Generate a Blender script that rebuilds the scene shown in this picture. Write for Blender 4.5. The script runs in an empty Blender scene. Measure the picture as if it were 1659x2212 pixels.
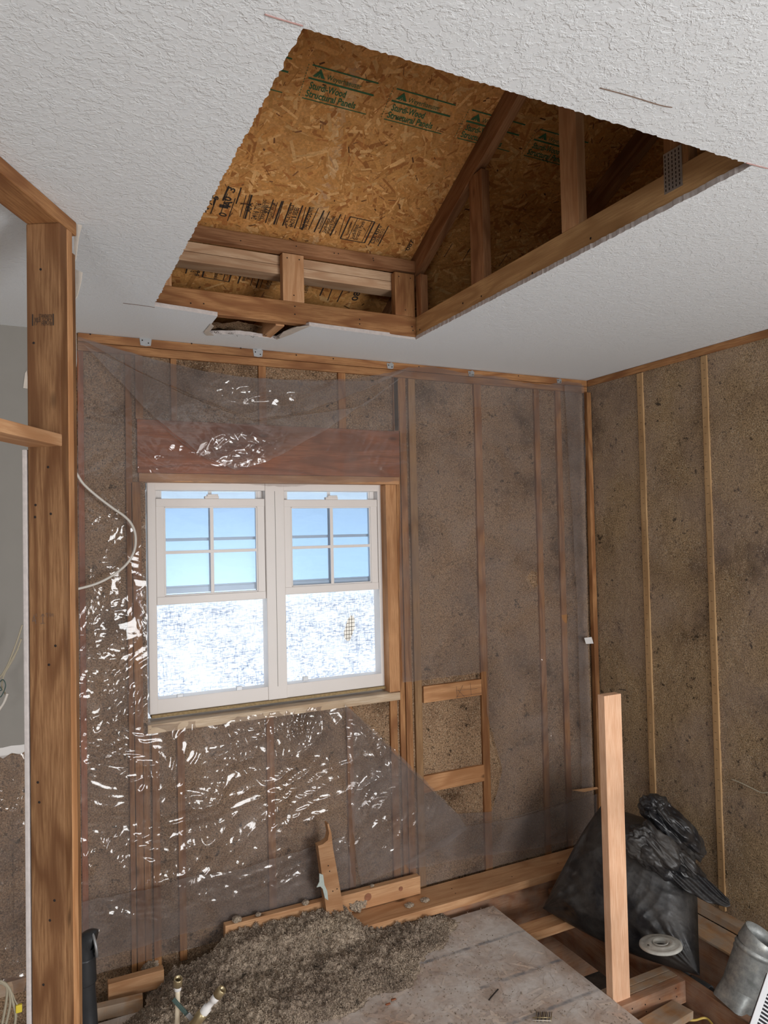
import bpy, bmesh, math, random
import numpy as np
from mathutils import Vector, Matrix
from mathutils.geometry import tessellate_polygon
random.seed(7)
rng = np.random.default_rng(11)
sc = bpy.context.scene
col = sc.collection

# ------------------------------------------------------------------ camera
IW, IH, F = 1659, 2212, 1563.0
ZC = 2.7084                      # ceiling height
CAM = np.array([0.0, 0.0, 1.8537])
def _cam():
    X = np.array([4003-IW/2, -(1081-IH/2), -F]); X /= np.linalg.norm(X)
    Y = np.array([60-IW/2, -(1166-IH/2), -F]); Y -= X*(X@Y); Y /= np.linalg.norm(Y)
    return np.array([X, Y, np.cross(X, Y)])
RM = _cam()
cam = bpy.data.cameras.new('camera'); camo = bpy.data.objects.new('camera', cam); col.objects.link(camo)
m = Matrix.Identity(4)
for i in range(3):
    for j in range(3): m[i][j] = RM[i][j]
    m[i][3] = CAM[i]
camo.matrix_world = m
cam.sensor_fit = 'VERTICAL'; cam.sensor_height = 24.0; cam.lens = F/IH*24.0
cam.clip_start = 0.02
sc.camera = camo

# ------------------------------------------------------------------ view, world, lights
sc.view_settings.view_transform = 'Standard'; sc.view_settings.look = 'None'
sc.view_settings.gamma = 1.0; sc.view_settings.use_curve_mapping = False
sc.view_settings.exposure = 0.0
w = bpy.data.worlds.new('sky'); sc.world = w; w.use_nodes = True
bg = w.node_tree.nodes['Background']; bg.inputs[0].default_value = (0.80, 0.91, 1.0, 1); bg.inputs[1].default_value = 3.0

def area_light(name, loc, target, sx, sy, power, color=(1, 1, 1)):
    l = bpy.data.lights.new(name, 'AREA'); l.shape = 'RECTANGLE'; l.size = sx; l.size_y = sy
    l.energy = power; l.color = color
    o = bpy.data.objects.new(name, l); col.objects.link(o); o.location = loc
    o.rotation_euler = (Vector(target)-Vector(loc)).to_track_quat('-Z', 'Y').to_euler()
    return o
# added fill lights behind the camera, standing in for daylight; no opening built
area_light('fill_behind', (2.05, -2.30, 0.95), (1.1, 3.0, 1.1), 1.4, 1.2, 125, (0.975, 0.985, 1.0))
area_light('fill_left', (-1.55, -2.30, 1.80), (1.6, 3.0, 0.6), 1.0, 0.8, 48, (0.985, 0.99, 1.0))

# ------------------------------------------------------------------ geometry helpers
def ray(x, y): return RM @ np.array([x-IW/2, -(y-IH/2), -F])
def on(x, y, ax, v):
    d = ray(x, y); i = 'xyz'.index(ax); return CAM + d*(v-CAM[i])/d[i]
def at(x, y, depth): return CAM + ray(x, y)/F*depth
def onp(x, y, p, n):
    d = ray(x, y); return CAM + d*(np.dot(p-CAM, n)/np.dot(d, n))
YB, XR = 3.2223, 2.9204
XC, YK = 1.560, 2.798

def tag(o, label, cat, group=None, kind=None):
    if label: o['label'] = label
    if cat: o['category'] = cat
    if group: o['group'] = group
    if kind: o['kind'] = kind
    return o
def struct(o): o['kind'] = 'structure'; return o
def empty(name, loc, label=None, cat=None, group=None):
    o = bpy.data.objects.new(name, None); col.objects.link(o); o.location = tuple(float(c) for c in loc); o.empty_display_size = .05
    bpy.context.view_layer.update()
    return tag(o, label, cat, group)
def link(name, me, mat=None, parent=None, mw=None):
    o = bpy.data.objects.new(name, me); col.objects.link(o)
    if mat is not None and not me.materials:
        for mm in (mat if isinstance(mat, (list, tuple)) else [mat]): me.materials.append(mm)
    if mw is None: mw = Matrix.Identity(4)
    if parent is not None:
        o.parent = parent; o.matrix_parent_inverse = Matrix.Translation(-parent.location) if parent.type == 'EMPTY' else parent.matrix_basis.inverted()

    o.matrix_basis = mw
    return o
def recenter(o):
    """move the object's origin to the middle of its own mesh (keeps texture space local)"""
    me = o.data; n = len(me.vertices); a = np.empty(n*3); me.vertices.foreach_get('co', a); a = a.reshape(-1, 3)
    c = (a.min(0)+a.max(0))/2; a -= c; me.vertices.foreach_set('co', a.ravel())
    o.matrix_basis = o.matrix_basis @ Matrix.Translation(c); me.update(); return o
def mesh(name, verts, faces, smooth=False):
    me = bpy.data.meshes.new(name); me.from_pydata([tuple(map(float, v)) for v in verts], [], [tuple(map(int, f)) for f in faces])
    if smooth:
        for p in me.polygons: p.use_smooth = True
    me.update(); return me
def quadmesh(name, V, Q, smooth=True, colors=None):
    """fast mesh out of numpy vertices and quads; colours are per face"""
    me = bpy.data.meshes.new(name); V = np.asarray(V, np.float32); Q = np.asarray(Q, np.int32)
    me.vertices.add(len(V)); me.vertices.foreach_set('co', V.ravel())
    me.loops.add(Q.size); me.loops.foreach_set('vertex_index', Q.ravel())
    me.polygons.add(len(Q)); me.polygons.foreach_set('loop_start', np.arange(0, Q.size, 4, dtype=np.int32))
    me.update(calc_edges=True)
    me.polygons.foreach_set('use_smooth', np.full(len(Q), smooth))
    if colors is not None:
        at_ = me.color_attributes.new('flake', 'FLOAT_COLOR', 'CORNER')
        c = np.ones((len(Q), 4, 4), np.float32); c[:, :, :3] = np.asarray(colors)[:, None, :]
        at_.data.foreach_set('color', c.ravel())
    me.validate(); me.update(); return me

def wbox(name, axes, centre, dims, mat, parent=None, bev=.0025):
    """board: local x runs along its length; axes = three world unit vectors"""
    bm = bmesh.new(); bmesh.ops.create_cube(bm, size=1)
    bmesh.ops.scale(bm, vec=dims, verts=bm.verts)
    if bev: bmesh.ops.bevel(bm, geom=bm.edges[:], offset=min(bev, min(dims)*.3), segments=2, affect='EDGES', profile=.6)
    me = bpy.data.meshes.new(name); bm.to_mesh(me); bm.free()
    M = Matrix.Identity(4)
    for j, a in enumerate(axes):
        for i in range(3): M[i][j] = float(a[i])
    for i in range(3): M[i][3] = float(centre[i])
    return link(name, me, mat, parent, M)
def box(name, lo, hi, mat, parent=None, bev=.0025):
    lo = np.array(lo, float); hi = np.array(hi, float); d = hi-lo; L = int(np.argmax(d))
    E3 = np.eye(3); ax = [E3[L], E3[(L+1) % 3], E3[(L+2) % 3]]
    return wbox(name, ax, (lo+hi)/2, (d[L], d[(L+1) % 3], d[(L+2) % 3]), mat, parent, bev)
def beam(name, p0, p1, side, wd, ht, mat, parent=None, bev=.0025):
    """from p0 to p1 (centre line), width wd along `side`, ht along the remaining axis"""
    p0 = np.array(p0, float); p1 = np.array(p1, float); d = p1-p0; L = np.linalg.norm(d); x = d/L
    s = np.array(side, float); s -= x*(s@x); s /= np.linalg.norm(s); z = np.cross(x, s)
    return wbox(name, [x, s, z], (p0+p1)/2, (L, wd, ht), mat, parent, bev)
def tube(name, pts, r, mat, parent=None, seg=10, res=6, caps=True):
    P = [np.array(p, float) for p in pts]
    if len(P) > 2:       # catmull-rom smoothing
        Q = [P[0]]+P+[P[-1]]; out = []
        for i in range(1, len(Q)-2):
            for k in range(res):
                t = k/res; a, b, c, d = Q[i-1:i+3]
                out.append(.5*((2*b)+(c-a)*t+(2*a-5*b+4*c-d)*t*t+(-a+3*b-3*c+d)*t**3))
        out.append(P[-1]); P = out
    rs = [r]*len(P) if np.isscalar(r) else [np.interp(i/(len(P)-1), np.linspace(0, 1, len(r)), r) for i in range(len(P))]
    V = []; Fc = []; up = None
    for i, p in enumerate(P):
        t = P[min(i+1, len(P)-1)]-P[max(i-1, 0)]; t /= np.linalg.norm(t)+1e-9
        if up is None: up = np.cross(t, [0.3, .2, 1]); up /= np.linalg.norm(up)
        up = up-t*(up@t); up /= np.linalg.norm(up); s = np.cross(t, up)
        for k in range(seg):
            a = 2*math.pi*k/seg; V.append(p+rs[i]*(math.cos(a)*up+math.sin(a)*s))
    for i in range(len(P)-1):
        for k in range(seg):
            Fc.append((i*seg+k, i*seg+(k+1) % seg, (i+1)*seg+(k+1) % seg, (i+1)*seg+k))
    if caps: Fc.append(tuple(range(seg))[::-1]); Fc.append(tuple((len(P)-1)*seg+k for k in range(seg)))
    return recenter(link(name, mesh(name, V, Fc, True), mat, parent))
def lathe(name, prof, base, axis, mat, parent=None, seg=36):
    """profile [(radius, height)] spun about axis through base"""
    a = np.array(axis, float); a /= np.linalg.norm(a); u = np.cross(a, [0.31, .9, .2]); u /= np.linalg.norm(u); v = np.cross(a, u)
    V = []; Fc = []
    for r, h in prof:
        for k in range(seg):
            t = 2*math.pi*k/seg; V.append(np.array(base)+a*h+r*(math.cos(t)*u+math.sin(t)*v))
    for i in range(len(prof)-1):
        for k in range(seg): Fc.append((i*seg+k, i*seg+(k+1) % seg, (i+1)*seg+(k+1) % seg, (i+1)*seg+k))
    return recenter(link(name, mesh(name, V, Fc, True), mat, parent))
def prism(name, pts, nrm, depth, mat, parent=None):
    """planar outline (3-D points) given a thickness along nrm"""
    n = np.array(nrm, float); n /= np.linalg.norm(n); P = [np.array(p, float) for p in pts]; k = len(P)
    V = P+[p+n*depth for p in P]
    tri = tessellate_polygon([[Vector(p) for p in P]])
    Fc = [tuple(t) for t in tri]+[tuple(i+k for i in reversed(t)) for t in tri]
    for i in range(k): Fc.append((i, (i+1) % k, (i+1) % k+k, i+k))
    o = link(name, mesh(name, V, Fc), mat, parent)
    bm = bmesh.new(); bm.from_mesh(o.data); bmesh.ops.recalc_face_normals(bm, faces=bm.faces); bm.to_mesh(o.data); bm.free()
    return recenter(o)

# ---- numpy noise
def vnoise(x, y, s=0):
    xi = np.floor(x).astype(np.int64); yi = np.floor(y).astype(np.int64); fx = x-xi; fy = y-yi
    fx = fx*fx*(3-2*fx); fy = fy*fy*(3-2*fy)
    def h(a, b):
        n = (a*374761393+b*668265263+s*974634777) & 0xffffffff
        n = ((n ^ (n >> 13))*1274126177) & 0xffffffff
        return ((n ^ (n >> 16)) & 0xffff)/65535.0
    return (h(xi, yi)*(1-fx)+h(xi+1, yi)*fx)*(1-fy)+(h(xi, yi+1)*(1-fx)+h(xi+1, yi+1)*fx)*fy
def fbm(x, y, o=4, s=0):
    r = 0; a = .5; t = 0
    for k in range(o): r = r+a*vnoise(x*2**k, y*2**k, s+k*17); t += a; a *= .5
    return r/t
def tri(t): return np.abs((t % 1.0)-.5)*2
def crumple(x, y, s=0):
    """film crumple: sharp creases between flat facets"""
    wx = x+.10*fbm(x*5, y*5, 3, s+3); wy = y+.10*fbm(x*5+9, y*5, 3, s+5)
    f = 0*x
    for k, (lam, amp, an) in enumerate([(.17, .0075, 1.35), (.12, .0070, 2.2), (.085, .0055, .4), (.060, .0048, 1.8), (.040, .0032, 2.7), (.027, .0018, 1.2)]):
        a = an+1.6*(vnoise(x*2.2, y*2.2, s+40+k)-.5)
        ph = (wx*math.cos(an)+wy*math.sin(an))/lam+1.3*fbm(x*4, y*4, 2, s+60+k)
        msk = np.clip((vnoise(x*7, y*7, s+80+k)-.35)*3, 0, 1)
        f = f+amp*msk*tri(ph)**1.7
    return f

# ------------------------------------------------------------------ materials
def nt(name):
    m = bpy.data.materials.new(name); m.use_nodes = True; t = m.node_tree; b = t.nodes['Principled BSDF']; return m, t, b
def N(t, typ, **kw):
    n = t.nodes.new(typ)
    for k, v in kw.items():
        if k.startswith('i_'): n.inputs[k[2:].replace('_', ' ')].default_value = v
        else: setattr(n, k, v)
    return n
def L(t, a, b): t.links.new(a, b)
def ramp(t, stops, fac):
    r = t.nodes.new('ShaderNodeValToRGB'); e = r.color_ramp.elements
    while len(e) > 1: e.remove(e[-1])
    e[0].position = stops[0][0]; e[0].color = (*stops[0][1], 1)
    for p, c in stops[1:]:
        x = e.new(p); x.color = (*c, 1)
    L(t, fac, r.inputs[0]); return r.outputs[0]
def mixc(t, fac, a, b, mode='MIX'):
    n = t.nodes.new('ShaderNodeMix'); n.data_type = 'RGBA'; n.blend_type = mode
    for s, v in ((0, fac), (6, a), (7, b)):
        if hasattr(v, 'node'): L(t, v, n.inputs[s])
        else: n.inputs[s].default_value = v if s == 0 else (*v, 1)
    return n.outputs[2]
def coords(t, scale=(1, 1, 1), rnd=True):
    tc = N(t, 'ShaderNodeTexCoord'); mp = N(t, 'ShaderNodeMapping'); mp.inputs['Scale'].default_value = scale
    L(t, tc.outputs['Object'], mp.inputs[0])
    if rnd:
        oi = N(t, 'ShaderNodeObjectInfo'); ml = N(t, 'ShaderNodeMath', operation='MULTIPLY'); ml.inputs[1].default_value = 37.0
        L(t, oi.outputs['Random'], ml.inputs[0]); L(t, ml.outputs[0], mp.inputs['Location'])
    return mp.outputs[0]
def noise(t, vec, scale, detail=4, rough=.55, dist=0):
    n = N(t, 'ShaderNodeTexNoise'); n.inputs['Scale'].default_value = scale; n.inputs['Detail'].default_value = detail
    n.inputs['Roughness'].default_value = rough; n.inputs['Distortion'].default_value = dist; L(t, vec, n.inputs['Vector']); return n.outputs['Fac']
def bump(t, h, dist, strength, b, prev=None):
    n = N(t, 'ShaderNodeBump'); n.inputs['Distance'].default_value = dist; n.inputs['Strength'].default_value = strength
    L(t, h, n.inputs['Height'])
    if prev is not None: L(t, prev, n.inputs['Normal'])
    L(t, n.outputs[0], b.inputs['Normal']); return n.outputs[0]
def plain(name, c, rough=.5, metal=0.0, nz=0, nscale=30, bmp=0):
    m, t, b = nt(name); b.inputs['Roughness'].default_value = rough; b.inputs['Metallic'].default_value = metal
    v = coords(t, rnd=False)
    if nz:
        f = noise(t, v, nscale); L(t, mixc(t, f, tuple(x*(1-nz) for x in c), tuple(min(1, x*(1+nz)) for x in c)), b.inputs['Base Color'])
        if bmp: bump(t, f, bmp, .6, b)
    else: b.inputs['Base Color'].default_value = (*c, 1)
    return m
def wood(name, light, dark, knots=True, rough=.62, grain=1.0, dust=0.0):
    m, t, b = nt(name); b.inputs['Roughness'].default_value = rough; b.inputs['Specular IOR Level'].default_value = .25
    v = coords(t, (1, 1, 1)); vs = coords(t, (.55, 9, 9))
    vl = coords(t, (.9, 5.5, 5.5))
    # cathedral rings: distorted bands
    big = noise(t, vl, 1.6, 2, .4, .3)
    mu = N(t, 'ShaderNodeMath', operation='MULTIPLY'); mu.inputs[1].default_value = 34; L(t, big, mu.inputs[0])
    sn = N(t, 'ShaderNodeMath', operation='SINE'); L(t, mu.outputs[0], sn.inputs[0])
    ring = N(t, 'ShaderNodeMapRange'); ring.inputs[1].default_value = -1; ring.inputs[2].default_value = 1; L(t, sn.outputs[0], ring.inputs[0])
    pw = N(t, 'ShaderNodeMath', operation='POWER'); pw.inputs[1].default_value = 2.2; L(t, ring.outputs[0], pw.inputs[0])
    fine = noise(t, vs, 22, 5, .6)
    md = tuple(a*.25+c*.75 for a, c in zip(light, dark))
    c1 = mixc(t, ramp(t, [(.34, (0, 0, 0)), (.62, (1, 1, 1))], fine), md, light)
    sc_ = N(t, 'ShaderNodeMath', operation='MULTIPLY'); sc_.inputs[1].default_value = .85*grain; L(t, pw.outputs[0], sc_.inputs[0])
    c2 = mixc(t, sc_.outputs[0], c1, dark)
    blot = noise(t, v, 2.2, 3); br = ramp(t, [(.3, (.72, .69, .66)), (.7, (1.12, 1.10, 1.08))], blot)
    c3 = mixc(t, 1.0, c2, br, 'MULTIPLY')
    if knots:
        vk = coords(t, (2.4, 6.5, 6.5)); vo = N(t, 'ShaderNodeTexVoronoi'); vo.inputs['Scale'].default_value = 1.15; L(t, vk, vo.inputs['Vector'])
        kr = ramp(t, [(0, (1, 1, 1)), (.055, (.75, .75, .75)), (.10, (0, 0, 0))], vo.outputs['Distance'])
        c3 = mixc(t, kr, c3, tuple(x*.32 for x in dark))
    if dust:
        df = noise(t, v, 14, 5); dr = ramp(t, [(.35, (0, 0, 0)), (.6, (dust, dust, dust))], df)
        c3 = mixc(t, dr, c3, (.40, .33, .26))
    L(t, c3, b.inputs['Base Color']); bump(t, fine, .0006, .5, b)
    return m
W_ORANGE = wood('framing_lumber_orange', (.45, .235, .10), (.24, .10, .038))
W_POST = wood('post_lumber', (.33, .180, .085), (.15, .065, .026))
W_EDGE = wood('post_edge_lumber', (.60, .33, .16), (.40, .19, .08))
W_PALE = wood('pale_fir', (.62, .37, .20), (.46, .235, .11))
W_NEW = wood('new_fir', (.88, .58, .39), (.70, .38, .22), grain=.45)
W_GOLD = wood('golden_truss_lumber', (.64, .40, .19), (.44, .25, .11))
W_SILL = wood('sill_lumber', (.74, .62, .47), (.52, .38, .25))
W_RED = wood('reddish_header', (.44, .17, .085), (.25, .085, .04))
W_DARKRED = wood('joist_lumber', (.46, .235, .125), (.27, .11, .055), dust=.35)
W_DUSTY = wood('dusty_plate', (.56, .34, .18), (.38, .20, .09), dust=.75)
W_ATTIC = wood('attic_lumber', (.42, .22, .11), (.22, .095, .04))
W_WHITEWOOD = wood('pale_attic_plate', (.66, .47, .31), (.48, .29, .17))
W_STRIP = wood('weathered_stud_edge', (.42, .26, .13), (.27, .15, .07))
W_LIGHTSTRIP = wood('netted_stud_edge', (.50, .33, .17), (.38, .23, .11))

def insulation(name, base, net=0.0, seed=0.0):
    m, t, b = nt(name); b.inputs['Roughness'].default_value = .95; b.inputs['Specular IOR Level'].default_value = .08
    v = coords(t, rnd=False)
    n1 = noise(t, v, 165, 5, .72); n2 = noise(t, v, 3.2, 4, .6); n3 = noise(t, v, 300, 2, .6)
    d = tuple(x*.20 for x in base); l = tuple(min(1, x*1.65) for x in base)
    c = ramp(t, [(.34, d), (.5, base), (.66, l)], n1)
    c = mixc(t, 1.0, c, ramp(t, [(.30, (.42, .39, .37)), (.42, (.90, .87, .85)), (.52, (1.05, 1.03, 1.0)), (.72, (1.22, 1.20, 1.12))], n2), 'MULTIPLY')
    vo = N(t, 'ShaderNodeTexVoronoi'); vo.inputs['Scale'].default_value = 170; L(t, v, vo.inputs['Vector'])
    sep = N(t, 'ShaderNodeSeparateColor'); L(t, vo.outputs['Color'], sep.inputs[0])
    g1 = N(t, 'ShaderNodeMath', operation='GREATER_THAN'); g1.inputs[1].default_value = .80; L(t, sep.outputs[0], g1.inputs[0])
    l1 = N(t, 'ShaderNodeMath', operation='LESS_THAN'); l1.inputs[1].default_value = .36; L(t, vo.outputs['Distance'], l1.inputs[0])
    mm = N(t, 'ShaderNodeMath', operation='MULTIPLY'); L(t, g1.outputs[0], mm.inputs[0]); L(t, l1.outputs[0], mm.inputs[1])
    m2 = N(t, 'ShaderNodeMath', operation='MULTIPLY'); m2.inputs[1].default_value = .75; L(t, mm.outputs[0], m2.inputs[0])
    c = mixc(t, m2.outputs[0], c, (.60, .50, .36))
    hole = ramp(t, [(.33, (1, 1, 1)), (.40, (0, 0, 0))], noise(t, v, 22, 4, .8))
    c = mixc(t, hole, c, tuple(x*.18 for x in base))
    if net:
        sp = N(t, 'ShaderNodeSeparateXYZ'); L(t, v, sp.inputs[0]); outs = []
        for ax in (1, 2):
            a = N(t, 'ShaderNodeMath', operation='MULTIPLY'); a.inputs[1].default_value = 2*math.pi/.0062; L(t, sp.outputs[ax], a.inputs[0])
            s = N(t, 'ShaderNodeMath', operation='SINE'); L(t, a.outputs[0], s.inputs[0])
            g = N(t, 'ShaderNodeMath', operation='GREATER_THAN'); g.inputs[1].default_value = .55; L(t, s.outputs[0], g.inputs[0]); outs.append(g.outputs[0])
        mx = N(t, 'ShaderNodeMath', operation='MAXIMUM'); L(t, outs[0], mx.inputs[0]); L(t, outs[1], mx.inputs[1])
        pm = ramp(t, [(.42, (.05, .05, .05)), (.62, (net, net, net))], noise(t, v, 2.6, 3))
        f = N(t, 'ShaderNodeMath', operation='MULTIPLY'); L(t, mx.outputs[0], f.inputs[0]); L(t, pm, f.inputs[1])
        c = mixc(t, f.outputs[0], c, (.42, .33, .30))
    L(t, c, b.inputs['Base Color'])
    bn = bump(t, n1, .006, .9, b); bump(t, n3, .002, .5, b, bn)
    return m
M_INS_R = insulation('netted_insulation', (.34, .240, .142), net=.5)
M_INS_B = insulation('blown_insulation', (.34, .225, .14))
M_FLUFF = insulation('loose_insulation', (.46, .375, .295))

def m_ceiling():
    m, t, b = nt('knockdown_ceiling'); b.inputs['Base Color'].default_value = (.80, .845, .875, 1); b.inputs['Roughness'].default_value = .85
    b.inputs['Specular IOR Level'].default_value = .2
    v = coords(t, rnd=False)
    n = noise(t, v, 25, 4, .6, .3); n2 = noise(t, v, 80, 3, .6, .4)
    r = ramp(t, [(.46, (0, 0, 0)), (.50, (1, 1, 1)), (.56, (.7, .7, .7))], n)
    r2 = ramp(t, [(.50, (0, 0, 0)), (.58, (1, 1, 1))], n2)
    sp = N(t, 'ShaderNodeSeparateXYZ'); L(t, v, sp.inputs[0])
    mr = N(t, 'ShaderNodeMapRange'); mr.inputs[1].default_value = 2.3; mr.inputs[2].default_value = 2.95; mr.inputs[3].default_value = 1; mr.inputs[4].default_value = .25
    L(t, sp.outputs[1], mr.inputs[0])
    ad = mixc(t, .42, r, r2); ml = N(t, 'ShaderNodeMath', operation='MULTIPLY'); L(t, ad, ml.inputs[0]); L(t, mr.outputs[0], ml.inputs[1])
    bump(t, ml.outputs[0], .0020, .62, b)
    return m
M_CEIL = m_ceiling()
M_GYP = plain('drywall_core', (.58, .53, .51), .95, nz=.25, nscale=60, bmp=.002)
M_PAPER = plain('torn_drywall_paper', (.62, .56, .49), .9, nz=.2, nscale=40)
M_TAUPE = plain('taupe_wall_paint', (.26, .245, .22), .7, nz=.06, nscale=8)
M_WHITEWALL = plain('white_wall', (.74, .72, .70), .8)
M_ROOMWALL = plain('room_wall_paint', (.30, .28, .26), .8)
M_VINYL = plain('white_vinyl', (.78, .735, .70), .42, nz=.03, nscale=5)
M_GASKET = plain('sill_foam', (.36, .26, .13), .95, nz=.6, nscale=90, bmp=.004)
M_DIRT = plain('soil', (.10, .075, .055), 1, nz=.5, nscale=14, bmp=.02)
M_GALV = None
def m_galv():
    m, t, b = nt('galvanised_steel'); b.inputs['Metallic'].default_value = .6; b.inputs['Roughness'].default_value = .42
    v = coords(t, rnd=False); n = noise(t, v, 28, 5, .65); vo = N(t, 'ShaderNodeTexVoronoi'); vo.inputs['Scale'].default_value = 45; L(t, v, vo.inputs['Vector'])
    c = ramp(t, [(.3, (.20, .21, .20)), (.55, (.36, .37, .36)), (.75, (.55, .55, .50))], n)
    L(t, c, b.inputs['Base Color']); L(t, ramp(t, [(.3, (.62, .62, .62)), (.7, (.45, .45, .45))], n), b.inputs['Roughness']); bump(t, n, .002, .3, b); return m
M_GALV = m_galv()
M_PLATE = plain('dull_zinc', (.42, .43, .44), .45, .7, nz=.2, nscale=40)
M_ABS = plain('black_pipe_plastic', (.028, .030, .033), .38, nz=.5, nscale=20)
M_GREYPVC = plain('grey_pipe_plastic', (.10, .115, .13), .45, nz=.35, nscale=20)
M_PEX = plain('cream_water_tube', (.72, .62, .46), .4)
M_BRASS = plain('brass', (.42, .34, .20), .35, .8)
M_LEVER = plain('green_lever', (.06, .10, .09), .5)
M_WIRE_W = plain('white_cable', (.66, .62, .56), .45)
M_WIRE_CR = plain('tan_cable', (.42, .37, .27), .6)
M_YELLOW = plain('yellow_cable', (.60, .42, .10), .45)
M_YELC = plain('yellow_connector', (.80, .62, .05), .5)
M_GREEN = plain('green_stamp_ink', (.035, .13, .055), .8, nz=.4, nscale=80)
M_BLACK = plain('black_stamp_ink', (.035, .024, .018), .8)
M_PENCIL = plain('pencil', (.16, .10, .07), .8)
M_RED = plain('red_chalk', (.42, .25, .23), .9)
M_HOLE = plain('nail_hole', (.02, .013, .01), .9)
M_REG = plain('white_enamel', (.74, .75, .77), .45)
M_DARK = plain('dark_duct', (.035, .035, .045), .6)
M_GRIME = plain('grimy_flange', (.42, .41, .37), .7, nz=.4, nscale=40, bmp=.004)
M_PAINTCHIP = plain('pale_green_putty', (.46, .52, .48), .7, nz=.2, nscale=60)
def m_flake(name, dust=False):
    m, t, b = nt(name); b.inputs['Roughness'].default_value = .7; b.inputs['Specular IOR Level'].default_value = .2
    a = N(t, 'ShaderNodeVertexColor', layer_name='flake'); v = coords(t, rnd=False)
    n = noise(t, coords(t, (30, 30, 30), False), 4, 4, .6)
    c = mixc(t, 1.0, a.outputs[0], ramp(t, [(.3, (.80, .78, .76)), (.7, (1.1, 1.1, 1.1))], n), 'MULTIPLY')
    if dust:
        d1 = noise(t, v, 3.4, 5, .62); d2 = noise(t, v, 38, 4, .6)
        f = ramp(t, [(.32, (.15, .15, .15)), (.46, (.50, .50, .50)), (.60, (.95, .95, .95))], d1)
        c = mixc(t, f, c, mixc(t, d2, (.58, .51, .45), (.86, .83, .80)))
        # blurred blue-grey layout lines of the sheet, running along x
        sp = N(t, 'ShaderNodeSeparateXYZ'); L(t, v, sp.inputs[0])
        ln = noise(t, v, 16, 3)
        tot = None
        for y0, x0, x1 in ((2.52, 1.63, 1.99), (2.29, 1.30, 2.02), (2.06, 1.66, 2.03), (2.78, .9, 1.5)):
            s = N(t, 'ShaderNodeMath', operation='SUBTRACT'); s.inputs[1].default_value = y0; L(t, sp.outputs[1], s.inputs[0])
            ab = N(t, 'ShaderNodeMath', operation='ABSOLUTE'); L(t, s.outputs[0], ab.inputs[0])
            mr = N(t, 'ShaderNodeMapRange'); mr.inputs[1].default_value = .004; mr.inputs[2].default_value = .013; mr.inputs[3].default_value = 1; mr.inputs[4].default_value = 0
            L(t, ab.outputs[0], mr.inputs[0])
            g = N(t, 'ShaderNodeMath', operation='GREATER_THAN'); g.inputs[1].default_value = x0; L(t, sp.outputs[0], g.inputs[0])
            ml = N(t, 'ShaderNodeMath', operation='MULTIPLY'); L(t, mr.outputs[0], ml.inputs[0]); L(t, g.outputs[0], ml.inputs[1])
            if tot is None: tot = ml.outputs[0]
            else:
                mx = N(t, 'ShaderNodeMath', operation='MAXIMUM'); L(t, tot, mx.inputs[0]); L(t, ml.outputs[0], mx.inputs[1]); tot = mx.outputs[0]
        f2 = N(t, 'ShaderNodeMath', operation='MULTIPLY'); L(t, tot, f2.inputs[0]); L(t, ramp(t, [(.35, (.1, .1, .1)), (.6, (.8, .8, .8))], ln), f2.inputs[1])
        c = mixc(t, f2.outputs[0], c, (.20, .21, .23))
    L(t, c, b.inputs['Base Color']); bump(t, n, .0008, .4, b); return m
M_OSB = m_flake('strand_board'); M_OSBF = m_flake('dusty_strand_board', True)

def m_film(name, haze=.16, gloss=.85, rough=.07, tint=(.87, .855, .85)):
    m = bpy.data.materials.new(name); m.use_nodes = True; t = m.node_tree; t.nodes.clear()
    out = N(t, 'ShaderNodeOutputMaterial'); v = coords(t, rnd=False)
    tr = N(t, 'ShaderNodeBsdfTransparent'); tr.inputs[0].default_value = (*tint, 1)
    di = N(t, 'ShaderNodeBsdfDiffuse'); di.inputs[0].default_value = (.42, .365, .34, 1)
    gl = N(t, 'ShaderNodeBsdfGlossy'); gl.inputs['Roughness'].default_value = rough; gl.inputs[0].default_value = (1, .99, .97, 1)
    n = noise(t, v, 30, 2, .5, 1.6); bp = N(t, 'ShaderNodeBump'); bp.inputs['Distance'].default_value = .0016; bp.inputs['Strength'].default_value = .4
    L(t, n, bp.inputs['Height']); L(t, bp.outputs[0], gl.inputs['Normal'])
    hz = ramp(t, [(.3, (haze*.5,)*3), (.7, (haze*1.5,)*3)], noise(t, v, 5, 5, .6, .8))
    m1 = N(t, 'ShaderNodeMixShader'); L(t, hz, m1.inputs[0]); L(t, tr.outputs[0], m1.inputs[1]); L(t, di.outputs[0], m1.inputs[2])
    fr = N(t, 'ShaderNodeFresnel'); fr.inputs[0].default_value = 1.5; L(t, bp.outputs[0], fr.inputs['Normal'])
    fm = N(t, 'ShaderNodeMath', operation='MULTIPLY'); fm.inputs[1].default_value = gloss; L(t, fr.outputs[0], fm.inputs[0])
    m2 = N(t, 'ShaderNodeMixShader'); L(t, fm.outputs[0], m2.inputs[0]); L(t, m1.outputs[0], m2.inputs[1]); L(t, gl.outputs[0], m2.inputs[2])
    L(t, m2.outputs[0], out.inputs[0]); return m
M_FILM = m_film('clear_plastic_film', .17)
M_FILM2 = m_film('folded_plastic_film', .17)

def m_bag():
    m, t, b = nt('black_bag_plastic'); v = coords(t, rnd=False); b.inputs['Roughness'].default_value = .36
    n = noise(t, v, 6, 5, .65); d = noise(t, v, 90, 3, .7)
    dd = mixc(t, ramp(t, [(.40, (0, 0, 0)), (.7, (.8, .8, .8))], n), (.012, .012, .014), mixc(t, d, (.03, .028, .026), (.12, .105, .09)))
    L(t, dd, b.inputs['Base Color']); L(t, ramp(t, [(.4, (.28, .28, .28)), (.7, (.7, .7, .7))], n), b.inputs['Roughness'])
    n2 = noise(t, v, 22, 4, .5, 1.5); bump(t, n2, .006, .28, b); return m
M_BAG = m_bag()

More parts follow.
